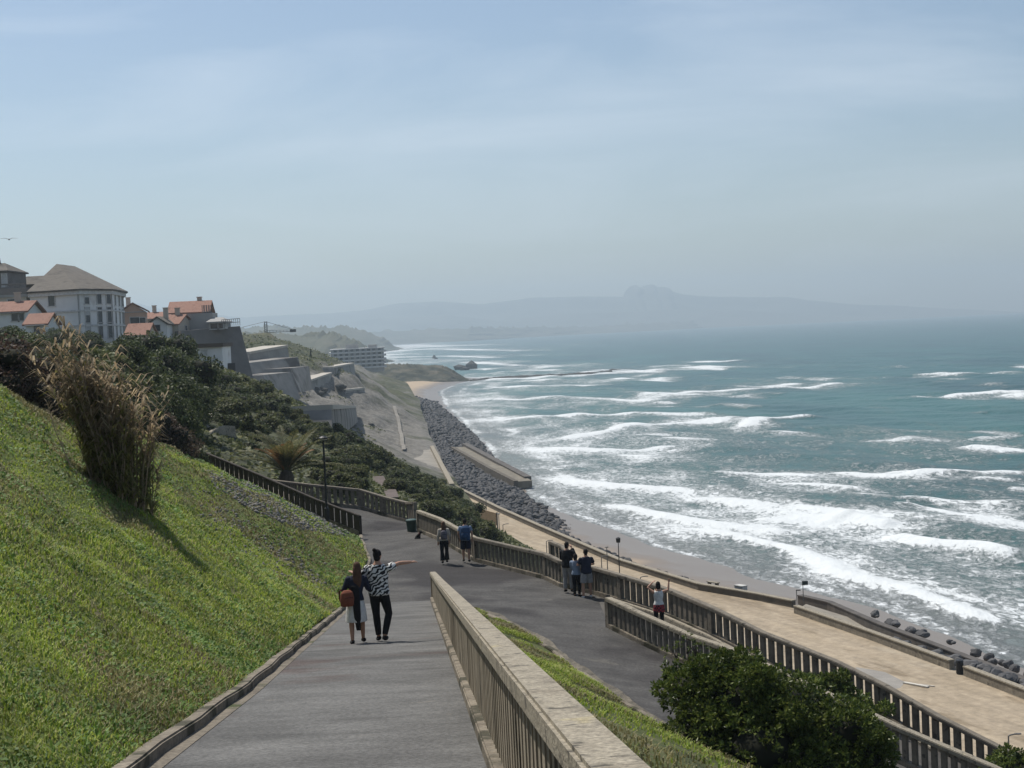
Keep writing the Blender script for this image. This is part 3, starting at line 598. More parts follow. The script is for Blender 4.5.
ridge('mountain_range', [(200, 322), (260, 316), (330, 313), (372, 309), (400, 303), (440, 301.5), (480, 304.5), (530, 297.5), (580, 296.5), (622, 297), (627, 294), (630, 286), (636, 284.5), (639, 288.5), (644, 285.5), (651, 284), (656, 287.5), (662, 286.5), (668, 287.5), (672, 292), (682, 294.5), (700, 296), (740, 297), (785, 297), (830, 303), (900, 306), (960, 309), (1024, 312), (1100, 312)], 10900, 900, 500, M_mtn, seed=5, rough_=.05, base=-15, n=400)
ridge('mountain_foothills', [(240, 335), (330, 324), (390, 317), (450, 315), (500, 320), (560, 314), (620, 312), (680, 309), (740, 310), (800, 315), (880, 318), (960, 316), (1040, 314)], 10000, 500, 300, M_mtn, seed=15, rough_=.1, base=-15, n=300)
ridge('distant_mountain', [(60, 330), (100, 309), (128, 303), (150, 306), (185, 313), (230, 316), (300, 322), (360, 326)], 11200, 600, 400, M_mtn, seed=6, rough_=.05, base=-15)
ridge('headland', [(300, 372), (330, 368), (360, 366), (385, 364), (410, 364.5), (438, 365), (450, 368), (458, 374), (466, 379), (472, 382)], 1140, 60, 80, pmat('headland_scrub', [(0.018, 0.022, 0.013), (0.06, 0.058, 0.036), (0.13, 0.11, 0.08)], scale=.09, rough=1, detail=10, bump=1.0, bscale=.25, contrast=(.36, .66)), seed=7, base=0.3, bumps=1.2, foot_noise=.3)

# ---- haze: one closed box of even density round everything, sky outside
mb = MB(); mb.box((0, 6180, 178), (18600, 12900, 396)); hz = mb.build('haze', None)
m = bpy.data.materials.new('sea_haze'); m.use_nodes = True; N = m.node_tree.nodes; N.remove(N['Principled BSDF'])
pv = N.new('ShaderNodeVolumePrincipled'); pv.inputs['Density'].default_value = HAZE_DENSITY; pv.inputs['Color'].default_value = (.72, .87, .965, 1); pv.inputs['Anisotropy'].default_value = 0.3
m.node_tree.links.new(pv.outputs[0], N['Material Output'].inputs['Volume']); hz.data.materials.append(m); tag(hz, kind='stuff')
hz.display_type = 'WIRE'
# =================================================================== BALUSTRADES
def balustrade(name, label, base, h, spacing, bw, bd, capw, caph, m_cap, m_bal, kerb_h=0.16, kerb_w=0.2, kerb_down=0.3, post_at=None, post_w=0.22, max_parts=100, lean_cap=0.0, group=None):
    base = [np.array(p, float) for p in base]
    root = thing(name, label, 'railing', tuple(base[0]), group=group); o0 = base[0]
    fine = subdiv_line(base, 3.0)
    cap = MB(); fl = [p+np.array([0, 0, h-caph]) for p in fine]
    cap.sweep(fl, capw, caph); cap.build('top_rail', m_cap, root, bevel=min(.018, caph*.2), org=o0)
    kb = MB(); kb.sweep([p-np.array([0, 0, kerb_down]) for p in fine], kerb_w, kerb_h+kerb_down); kb.build('base_kerb', M_kerb, root, bevel=.015, org=o0)
    # balusters, one mesh shared by copies
    d = np.r_[0, np.cumsum([np.linalg.norm(b[:2]-a[:2]) for a, b in zip(base[:-1], base[1:])])]; n = int(d[-1]/spacing)
    pts = []
    B_ = np.array(base)
    for i in range(n):
        t = (i+.5)*d[-1]/n; k = min(np.searchsorted(d, t, 'right')-1, len(base)-2)
        p = B_[k]+(B_[k+1]-B_[k])*(t-d[k])/(d[k+1]-d[k]); dr = B_[k+1]-B_[k]; pts.append((p, math.atan2(dr[1], dr[0])))
    pts.sort(key=lambda q: q[0][1])
    hb = h-caph-kerb_h+.06
    mb = MB(); mb.box((0, 0, kerb_h-.03+hb/2), (bw, bd, hb)); bal = mb.mesh('baluster', bevel=.012); bal.materials.append(m_bal)
    for p, a in pts[:max_parts]:
        b = bpy.data.objects.new('baluster', bal); COL.objects.link(b); b.parent = root; b.location = tuple(p-o0); b.rotation_euler = (0, 0, a+random.uniform(-.02, .02))
    if len(pts) > max_parts:
        mb = MB()
        for p, a in pts[max_parts:]: mb.box((p[0], p[1], p[2]+kerb_h-.03+hb/2), (bw, bd, hb), a)
        tag(mb.build('far_balusters', m_bal, root, org=o0), kind='stuff')
    for k in (range(len(base)) if post_at is None else post_at):
        p = base[k]; q = base[min(k+1, len(base)-1)]-base[max(k-1, 0)]
        mb = MB(); mb.box((p[0], p[1], p[2]+(h-.02)/2-.1), (post_w, post_w*.8, h-.02+.2), math.atan2(q[1], q[0])); mb.build('post', m_bal, root, bevel=.015, org=o0)
    return root
M_bal_near = pmat('baluster_concrete', [(0.17, 0.145, 0.105), (0.30, 0.255, 0.19), (0.22, 0.185, 0.135)], scale=1.6, rough=.9, bump=.004, bscale=40, stretch=(1, 1, .5), spots=[((0.09, 0.08, 0.06), 4, .6)])
balustrade('concrete_balustrade', 'weathered pale concrete balustrade running down the right side of the ramp from the foreground', R1, 1.0, .27, .155, .09, .215, .13, M_conc, M_bal_near, kerb_h=.12, kerb_w=.26, kerb_down=.5, post_at=[4])
balustrade('timber_balustrade', 'dark brown plank balustrade climbing above the rubble on the grass bank', R2, .9, .43, .345, .06, .16, .10, M_wood_d, M_wood_d, kerb_h=.16, kerb_w=.14, post_at=[0, 3], post_w=.16)
balustrade('concrete_balustrade', 'brown balustrade along the far back edge of the terrace behind the lamp post', R3, 1.0, .30, .17, .08, .22, .12, M_conc_d, M_conc_d, kerb_down=2.0, post_at=[0, 2, 3])
balustrade('concrete_balustrade', 'tan balustrade section between the green bin and the person with the blue backpack', R4A, 1.0, .27, .15, .08, .22, .13, M_conc, M_conc_d, kerb_down=2.0, post_at=[0, 2])
balustrade('concrete_balustrade', 'terrace balustrade on the sea side that the three people lean against', R4B, 1.0, .30, .17, .08, .22, .13, M_conc_d, M_conc_d, kerb_down=2.0, post_at=[0, 2, 4])
balustrade('concrete_balustrade', 'outermost brown balustrade descending right above the sandy promenade', R6, 1.0, .33, .20, .10, .24, .12, M_conc_d, M_conc_d, kerb_down=2.0, post_at=[0, 1, 3, 6, 9])
balustrade('concrete_balustrade', 'inner brown balustrade descending right behind the big green bush', R5, 1.0, .27, .16, .09, .24, .13, M_conc, M_conc_d, kerb_down=.6, post_at=[0, 3, 7])
# low kerb wall between terrace end and the seaward path's outer edge: light coping of the drop
mb = MB(); lk = [p+np.array([-.28, -.35, 0]) for p in R6[1:8]]; mb.sweep([p-np.array([0, 0, .1]) for p in lk], .16, .30)
tag(mb.build('path_edge_wall', M_conc, bevel=.02), 'low concrete edge wall at the foot of the outermost balustrade', 'low wall')
# short railing of a stair dropping away behind the terrace rail
S6 = top_line([(551, 541, 63), (563, 546, 62), (570, 553, 59)], 1.0)
balustrade('stair_balustrade', 'short brown stair balustrade just beyond the terrace rail beside the man in black jacket', S6, 1.0, .33, .18, .08, .2, .12, M_conc_d, M_conc_d, post_at=[0, 2])

# =================================================================== SEA DEFENCES
M_wall_m = pmat('parapet_concrete', [(0.13, 0.112, 0.085), (0.23, 0.20, 0.155)], scale=.5, rough=.9, bump=.02, bscale=6, spots=[((0.09, 0.078, 0.06), .9, .6)], grain=[(3, .25)])
M_wall = pmat('sea_wall_concrete', [(0.07, 0.06, 0.047), (0.14, 0.12, 0.092)], scale=.5, rough=.9, bump=.02, bscale=6, spots=[((0.13, 0.105, 0.08), .9, .6)])
M_wall_d = pmat('wet_wall_concrete', [(0.055, 0.048, 0.042), (0.12, 0.105, 0.09)], scale=.6, rough=.75, bump=.02, bscale=6)
fw = [np.array(p, float) for p in far_e]
def wall(name, label, pts, w, top, depth, mat, cat='sea wall', m_cop=None):
    root = thing(name, label, cat, tuple(pts[0])); o0 = pts[0]; f = subdiv_line(pts, 4)
    MB().sweep([p-np.array([0, 0, depth]) for p in f], w, depth+top-.12).build('wall_body', mat, root, org=o0)
    MB().sweep([p+np.array([0, 0, top-.118]) for p in f], w+.14, .12).build('coping', m_cop or M_conc, root, bevel=.02, org=o0)
    return root
wall('sea_wall', 'long low concrete parapet between the sandy promenade and the boulders', fw[:7], .5, .75, 5, M_wall)
inner = [G(796, 613, 6.0)]+[G(a, b, 6.0) for a, b in [(870, 639), (952, 669.5)]]
wall('sea_wall', 'pale parapet between the promenade and the beach slipway, left of the gap', inner, .45, .8, 5, M_wall_m)
inner2 = [G(966, 675.5, 6.0)]+[np.array(p, float) for p in far_e[-4:]]
wall('sea_wall', 'pale parapet on the right of the gap, above the sheltered boulders', inner2, .45, .8, 5, M_wall_m)
outer = [G(800, 601, 4.2), G(830, 608, 4.2), G(880, 630, 4.2), G(950, 657, 4.2), G(1024, 686, 4.2), G(1100, 714, 4.2)]
wall('sea_wall', 'dark wet outer wall at the top of the beach', outer, .6, .7, 5, M_wall_d, m_cop=M_wall_d)
# slipway lane between the two walls
lane_a = [G(798, 609, 5.2), G(850, 629, 4.4), G(885, 642, 3.8), G(935, 662, 2.6)]; lane_b = [G(806, 604, 5.2), G(858, 620, 4.0), G(893, 634, 3.4), G(940, 652, 2.4)]
tag(strip('slipway', lane_a, lane_b, pmat('slipway_concrete', [(0.20, 0.175, 0.14), (0.30, 0.27, 0.22)], scale=.6, rough=.9), 20, 4), kind='structure')
# slip (groyne) among the boulders: two parallel kerbs and a lane
gA = [G(453, 449, 4.0), G(490, 470, 3.0), G(516, 483.5, 1.8)]; gB = [G(465, 446, 4.0), G(500, 465, 3.0), G(528, 480, 1.6)]
root = thing('boat_slip', 'long concrete boat slip with two side walls running through the boulders to the surf', 'slipway', tuple(gA[0]))
MB().sweep([p-np.array([0, 0, 1.5]) for p in gA], 1.0, 2.1).build('side_wall', M_wall, root, org=gA[0])
MB().sweep([p-np.array([0, 0, 1.5]) for p in gB], 1.6, 2.3).build('side_wall', M_wall_d, root, org=gA[0])
mid = [(a+b)/2 for a, b in zip(gA, gB)]
MB().sweep([p-np.array([0, 0, 1.5]) for p in mid], 4.5, 1.62).build('lane', pmat('slip_lane', [(0.13, 0.115, 0.09), (0.22, 0.195, 0.15)], scale=.5, rough=.9), root, org=gA[0])
# concrete apron (parking slab) below the grey slope
slab = [G(393, 455, 7.0), G(432, 449, 7.0), G(452, 488, 7.0), G(436, 481, 7.0), G(415, 468, 7.3)]
root = thing('concrete_apron', 'flat grey concrete apron with a pale edge kerb above the boulders', 'apron', tuple(slab[0]))
mb = MB(); lo = [p-np.array([0, 0, 4.0]) for p in slab]; mb.add(lo+slab, [(4, 3, 2, 1, 0), (5, 6, 7, 8, 9)]+[(i, (i+1) % 5, 5+(i+1) % 5, 5+i) for i in range(5)])
mb.build('slab', pmat('apron_concrete', [(0.19, 0.175, 0.15), (0.29, 0.265, 0.225)], scale=.25, rough=.9), root, org=slab[0])
MB().sweep([slab[1]+np.array([0, 0, -.2]), slab[2]+np.array([0, 0, -.2])], .9, 1.0).build('edge_kerb', M_conc, root, org=slab[0])

# ---- boulders: 300 nearest individuals, the rest one mass
M_rock = pmat('boulder_rock', [(0.022, 0.022, 0.023), (0.095, 0.093, 0.093), (0.048, 0.047, 0.047)], scale=.8, rough=.85, bump=.06, bscale=3, spots=[((0.16, 0.15, 0.14), .35, .62)])
def rock_mesh(seed, sub=2):
    bm = bmesh.new(); bmesh.ops.create_icosphere(bm, subdivisions=sub, radius=1)
    r_ = random.Random(seed); pl = [(Vector((r_.gauss(0, 1), r_.gauss(0, 1), r_.gauss(0, 1))).normalized(), r_.uniform(.55, .9)) for _ in range(9)]
    sc = (r_.uniform(.85, 1.25), r_.uniform(.75, 1.1), r_.uniform(.6, .9))
    for v in bm.verts:
        for n_, d_ in pl:
            q = v.co.dot(n_)
            if q > d_: v.co -= n_*(q-d_)*.92
        v.co = Vector((v.co.x*sc[0], v.co.y*sc[1], v.co.z*sc[2]))*(1+.05*r_.uniform(-1, 1))
    me_ = bpy.data.meshes.new('boulder'); bm.to_mesh(me_); bm.free(); me_.materials.append(M_rock); return me_
RK = [rock_mesh(i) for i in range(7)]
land_f = lambda y: np.interp(y, [20, 130, 160, 200, 290, 360, 450, 600, 780], [86, 37, 24, 8.6, -11.5, -18, -25, -41, -56])
spots_r = []
def rockpt(y, u):
    if y < 235:
        a = float(np.interp(y, far_l[::-1, 1], far_l[::-1, 0])); return a+.9+u*2.6, 6.05-1.0*u
    a = float(land_f(y)) if y > 290 else float(np.interp(y, far_l[::-1, 1], far_l[::-1, 0]))+.8
    w_ = float(wx(y)); reach = np.interp(y, [140, 170, 185, 215, 245, 270, 300, 420, 600, 760], [.3, .3, .3, .34, .50, .74, .92, .98, .95, .85])
    x = a+(w_-a)*u*reach
    zt = np.interp(y, [120, 200, 250, 300], [6.1, 6.0, 4.9, 5.0]); z = zt*(1-u*.95)+.1
    if y < 290: z = min(z, np.interp(u, [0, 1], [zt, 0.4 if y > 235 else 4.6]))
    return x, z
for y0, y1, n_ in ((157, 235, 240), (235, 300, 800), (300, 420, 1800), (420, 600, 1500), (600, 790, 800)):
    for _ in range(n_):
        y = random.uniform(y0, y1); u = random.random(); x, z = rockpt(y, u)
        if y < 235 and fbm(np.array([y*.16]), np.array([3.0]), 55, 3)[0] < .43: continue
        spots_r.append((x, y, z, random.uniform(.4, 1.0)**1.3*np.interp(y, [120, 230, 300, 400, 800], [.8, .75, .85, 1.0, 1.4])))
# sheltered boulders between the two walls on the right
oa = resample(np.array([G(890, 643, 5.0), G(960, 667, 5.0), G(1024, 690, 5.0), G(1100, 719, 5.0)]), 40); ob = resample(np.array([G(905, 646, 4.0), G(960, 663.5, 4.0), G(1024, 687.5, 4.0), G(1100, 716, 4.0)]), 40)
for _ in range(95):
    i = random.randrange(40); t_ = random.random(); p = oa[i]*(1-t_)+ob[i]*t_; spots_r.append((p[0], p[1], p[2]+random.uniform(-.2, .3), random.uniform(.5, .95)))
for _ in range(34):
    t_ = random.random(); q = G(858+t_*200, 610.5+t_*73-random.uniform(0, 4.5), 2.2); spots_r.append((q[0], q[1], q[2]-.2, random.uniform(.25, .6)))
spots_r.sort(key=lambda s_: s_[1]/s_[3])
first = None
for i, (x, y, z, s_) in enumerate(spots_r[:300]):
    o = bpy.data.objects.new('boulder', RK[i % 7]); COL.objects.link(o)
    o.location = (x, y, z); o.rotation_euler = (random.uniform(-.4, .4), random.uniform(-.4, .4), random.uniform(0, 6.3)); o.scale = (s_,)*3
    tag(o, 'dark grey angular boulder piled along the foot of the sea wall', 'boulder', 'boulders along the sea wall')
small = [rock_mesh(40+i, 1) for i in range(5)]
VV = []; FF = []; off = 0
cache = []
for me_ in small:
    v = np.empty(len(me_.vertices)*3, np.float32); me_.vertices.foreach_get('co', v); cache.append((v.reshape(-1, 3), np.array([p.vertices[:] for p in me_.polygons], np.int32)))
def rock_mass(name, spots):
    VV = []; FF = []; off = 0
    for i, (x, y, z, s_) in enumerate(spots):
        v, f = cache[i % 5]; a = random.uniform(0, 6.3); c, s2 = math.cos(a), math.sin(a)
        q = v@np.array([[c, s2, 0], [-s2, c, 0], [0, 0, 1]])*s_+np.array([x, y, z]); VV.append(q); FF.append(f+off); off += len(v)
    return link(name, fast_mesh(name, np.concatenate(VV), np.concatenate(FF)), M_rock)
tag(rock_mass('distant_boulders', spots_r[300:]), 'mass of dark grey boulders on the shore below the grey slope', 'boulders', kind='stuff')
cache_o = cache
for me_ in small: bpy.data.meshes.remove(me_)
# bed under the boulders
yr = np.linspace(235, 800, 90); ur = np.linspace(0, 1, 8); XR = np.array([[rockpt(y, u)[0] for u in ur] for y in yr]); ZR = np.array([[rockpt(y, u)[1] for u in ur] for y in yr])-.5
tag(link('boulder_bed', fast_mesh('bed', np.stack([XR, np.repeat(yr[:, None], 8, 1), ZR], -1).reshape(-1, 3), grid_faces(90, 8), True), M_rock), kind='structure')

# ---- rocks standing in the sea, reef line
def sea_rock(label, parts, name='sea_stack'):
    mb = MB(); o0 = G(*parts[0][:2])
    for k, (px, py, wpx, hpx) in enumerate(parts):
        p = G(px, py); sc = p[1]/FPX; w = wpx*sc; h = hpx*sc
        v, f = cache[(k+int(px)) % 5]; q = v*np.array([w*.55, w*.5, h*1.05])+p+np.array([0, 0, h*.15]); mb.add(q, [tuple(a) for a in f])
    return tag(mb.build(name, pmat('sea_rock', [(0.03, 0.03, 0.028), (0.075, 0.07, 0.062)], scale=.2, rough=.9), org=(0, 0, 0)), label, 'sea rock')
sea_rock('two humped dark rocks standing in the surf off the headland', [(460, 369.5, 13, 7), (471.5, 369, 13, 10), (465, 370, 10, 4)])
sea_rock('small lone dark rock in the surf farther out than the humped pair', [(434, 358.5, 5, 4), (436, 359, 4, 2)])
sea_rock('flat dark rock awash at the end of the reef', [(613, 370.5, 8, 2.2), (619, 370.5, 6, 1.5)])
rl = [G(a, b) for a, b in [(470, 381), (500, 378.5), (530, 376.8), (560, 375.3), (590, 373.5), (612, 372)]]
sp = []
for p in subdiv_line(rl, 2.2): sp.append((p[0]+random.uniform(-1, 1), p[1]+random.uniform(-4, 4), .15, random.uniform(1.0, 2.0)))
rp_ = np.array(subdiv_line(rl, 1.5)); nr_ = len(rp_); cr_ = .85+1.1*(fbm(np.arange(nr_)*.33, np.zeros(nr_), 61, 3)-.35); vv_ = []
for k_, (wy, hz_) in enumerate(((-7, -1.2), (-3, .35), (-1, .9), (1, 1.0), (3.5, .45), (8, -1.2))):
    vv_.append(np.stack([rp_[:, 0]+.8*(fbm(np.arange(nr_)*.5, np.full(nr_, k_*3.0), 62, 3)-.5), rp_[:, 1]+wy*(.7+.6*fbm(np.arange(nr_)*.4, np.full(nr_, k_*2.0), 63, 3)), np.where(hz_ > 0, cr_*hz_*1.25+.25*(fbm(np.arange(nr_)*.9, np.full(nr_, k_*2.0), 64, 3)-.5), hz_)], 1))
tag(link('reef', fast_mesh('reef', np.stack(vv_, 0).reshape(-1, 3), grid_faces(6, nr_), False), MATS['sea_rock']), 'thin dark reef line reaching from the headland out into the waves', 'reef')

# =================================================================== RETAINING WALLS AND HOUSES ON THE HILL
M_ret = pmat('retaining_wall', [(0.18, 0.168, 0.152), (0.30, 0.28, 0.25)], scale=.25, rough=.95, bump=.05, bscale=1.2, spots=[((0.10, 0.09, 0.08), .12, .55)])
M_ret_l = pmat('coping_pale', [(0.36, 0.33, 0.28), (0.46, 0.42, 0.36)], scale=.5, rough=.9)
def ret_wall(label, tl, tr, bl, br, d0, d1, name='retaining_wall', thick=6.0, mat=None, cop=True):
    """battered wall whose face is seen between four survey pixels; d0/d1 = distance of its left/right end"""
    p = [P(*bl, d0), P(*br, d1), P(*tr, d1+2.2), P(*tl, d0+2.2)]
    n_ = np.cross(p[1]-p[0], p[3]-p[0]); n_[2] = 0; n_ /= np.linalg.norm(n_); n_ *= -np.sign(n_@np.array([0, -1, 0]))*thick
    root = thing(name, label, 'retaining wall', tuple(p[0]))
    b = MB(); b.hexa([p[0]-[0, 0, 3], p[1]-[0, 0, 3], p[1]+n_-[0, 0, 3], p[0]+n_-[0, 0, 3], p[3], p[2], p[2]+n_, p[3]+n_]); b.build('wall_body', mat or M_ret, root, org=p[0])
    if cop:
        c = MB(); c.sweep([p[3]+n_*.5+np.array([0, 0, .003]), p[2]+n_*.5+np.array([0, 0, .003])], thick+.3, .5); c.build('coping', M_ret_l, root, org=p[0])
    return root
ret_wall('large dark sloping retaining wall below the scaffolded villa', (181, 331), (240, 326), (181, 366), (253, 362), 232, 240, mat=pmat('ret_wall_dark', [(0.12, 0.112, 0.104), (0.19, 0.176, 0.162)], scale=.3, rough=.95, bump=.05, bscale=1.0), thick=14, cop=False)
ret_wall('uppermost pale-topped retaining wall on the far slope', (249, 354), (287.5, 347), (249, 362), (291, 357), 330, 350)
ret_wall('long second retaining wall beneath the pale-topped one', (247, 363), (298, 357), (258, 376), (303, 367), 315, 338, cop=False)
ret_wall('lowest left retaining wall with a pale foot path', (263, 375), (290, 372), (273, 386), (300, 384), 300, 318, cop=False)
ret_wall('short right retaining wall below the second one', (290, 368), (309, 366), (300, 378), (312, 376), 320, 338, cop=False)
ret_wall('old dark stone wall under the white garage on the cliff', (203, 364), (235, 363), (204, 386), (237, 385), 196, 200, mat=pmat('old_stone', [(0.03, 0.028, 0.026), (0.075, 0.068, 0.06)], scale=.5, rough=.95, bump=.1, bscale=1.5), cop=False, thick=4)
hd_ = lambda a, b: float(hit(a, b, hill_f, 150)[1])
def tier(label, l, r, hpx, thick):
    d0, d1 = hd_(l[0], l[1]), hd_(r[0], r[1])
    ret_wall(label, (l[0]+.5, l[1]-hpx), (r[0]-1.5, r[1]-hpx), l, r, d0-1.5, d1-1.5, thick=thick)
tier('long low retaining wall carrying a pale track across the grey slope', (291, 415), (343, 412), 3.5, 4)
tier('short retaining wall and track on the upper grey slope right of the stepped walls', (302, 388), (333, 378), 4, 5)
tier('small retaining wall with a pale top in the middle of the grey slope', (345, 395), (366, 393), 4, 3.5)
tier('narrow retaining wall high on the slope below the apartment block', (322, 372), (346, 368), 3.5, 3.5)
for lb_, px, py, wp_, hp_ in (('dark rock outcrop beside the long low track wall', 318, 392, 26, 11), ('rugged dark outcrop on the grey slope under the upper track', 333, 388, 20, 9), ('lone dark outcrop low on the grey slope near the pale drain', 372, 425, 12, 6)):
    q = hit(px, py, hill_f, 150); k_ = q[1]/FPX; b_ = MB()
    for j_ in range(5):
        v, f = cache_o[j_ % len(cache_o)]; w_ = v*np.array([wp_*k_*.3, wp_*k_*.3, hp_*k_*.55])*random.uniform(.7, 1.1)+q+np.array([random.uniform(-.4, .4)*wp_*k_, random.uniform(-2, 3), random.uniform(-.4, .2)*hp_*k_]); b_.add(w_, [tuple(a) for a in f])
    me_ = remesh(b_, .35, 'rock_outcrop', 1); tag(link('rock_outcrop', me_, MATS['sea_rock']), lb_, 'rock outcrop')
# pale tracks on the grey slope
def track(name, px, w, mat=M_ret_l, dz=.6):
    pts = [hit(a, b, hill_f, 150)+np.array([0, 0, dz]) for a, b in px]; pts = subdiv_line(pts, 4)
    for q in pts: q[2] = float(hill_f(q[0], q[1]))+dz
    a = [q+np.array([w/2, w*.2, 0]) for q in pts]; b = [q-np.array([w/2, w*.2, 0]) for q in pts]
    return tag(strip(name, a, b, mat, 40, 3), kind='structure')
M_track = pmat('track_gravel', [(0.17, 0.155, 0.135), (0.26, 0.24, 0.205)], scale=.3, rough=.95)
track('hill_track', [(394, 408), (399, 424), (402, 440), (404, 452)], .9, M_track)

up_a = [p+np.array([.3, .4, .01]) for p in resample(R2, 12)[5:]]; up_b = [p+np.array([.75, .95, .01]) for p in resample(R2, 12)[5:]]
up_a.append(P(194, 446, 112)); up_b.append(P(206, 447, 112)); up_a.append(P(181, 422, 130)); up_b.append(P(189, 418, 134))
tag(strip('upper_path', up_a, up_b, pmat('upper_path_concrete', [(0.24, 0.21, 0.17), (0.33, 0.29, 0.24)], scale=.6, rough=.9), 40, 3, dz=.012), kind='structure')
UPW = [P(181, 413, 110), P(196, 420, 106), P(209, 427, 102)]
balu = MB(); balu.sweep([p-np.array([0, 0, 1.6]) for p in UPW], .3, 1.6); tag(balu.build('path_wall', M_conc, bevel=.03), 'short stone parapet wall on the far side of the upper path by the lone walker', 'low wall')
UPW = [P(204, 437, 97), P(212, 430, 100), P(224, 425.5, 102), P(234, 426, 103)]
balu = MB(); balu.sweep([p-np.array([0, 0, 1.4]) for p in UPW], .25, 1.4); tag(balu.build('path_wall', M_conc, bevel=.03), 'curved pale parapet at the bend of the upper path', 'low wall')
lst = [P(189, 398, 150), P(200, 410, 118), P(212, 424, 110)]
tag(strip('upper_steps', [p+np.array([.7, 0, .1]) for p in lst], [p-np.array([.7, 0, -.1]) for p in lst], MATS['upper_path_concrete'], 20, 3), kind='structure')
pk = [hit(a, b, hill_f, 88)+np.array([0, 0, .25]) for a, b in [(391, 501), (389, 493), (382, 487), (377, 479)]]
tag(strip('lower_path', [p+np.array([.55, 0, 0]) for p in pk], [p-np.array([.55, 0, 0]) for p in pk], pmat('pink_paving', [(0.085, 0.066, 0.056), (0.13, 0.10, 0.088)], scale=.8, rough=.9), 20, 3), kind='structure')
# =================================================================== BUILDINGS
M_white = pmat('white_render', [(0.58, 0.575, 0.56), (0.70, 0.695, 0.675)], scale=.35, rough=.9, spots=[((0.52, 0.50, 0.47), .25, .62)])
M_cream = pmat('cream_render', [(0.42, 0.36, 0.29), (0.52, 0.46, 0.38)], scale=.4, rough=.9)
M_pink = pmat('salmon_render', [(0.42, 0.28, 0.21), (0.50, 0.35, 0.27)], scale=.4, rough=.9)
M_greyr = pmat('grey_render', [(0.28, 0.27, 0.255), (0.36, 0.35, 0.33)], scale=.4, rough=.9)
M_tile = pmat('terracotta_tiles', [(0.17, 0.088, 0.062), (0.27, 0.15, 0.11), (0.21, 0.11, 0.08)], scale=1.4, rough=.9, bump=.08, bscale=5, stretch=(1.2, .5, 1))
M_slate = pmat('grey_brown_tiles', [(0.065, 0.058, 0.05), (0.13, 0.115, 0.096), (0.09, 0.08, 0.068)], scale=.8, rough=.92, bump=.06, bscale=4, stretch=(.6, .6, 2.5))
M_glass = pmat('window_glass', [(0.02, 0.024, 0.028), (0.05, 0.055, 0.06)], scale=.6, rough=.15, spec=.6)
M_frame = flat('window_frame_white', (.5, .49, .47)); M_shut = flat('roller_shutter', (.42, .42, .41))
M_dark = flat('dark_metal', (.025, .026, .028), .5); M_steel = flat('scaffold_steel', (.11, .11, .11), .6, metallic=.2)
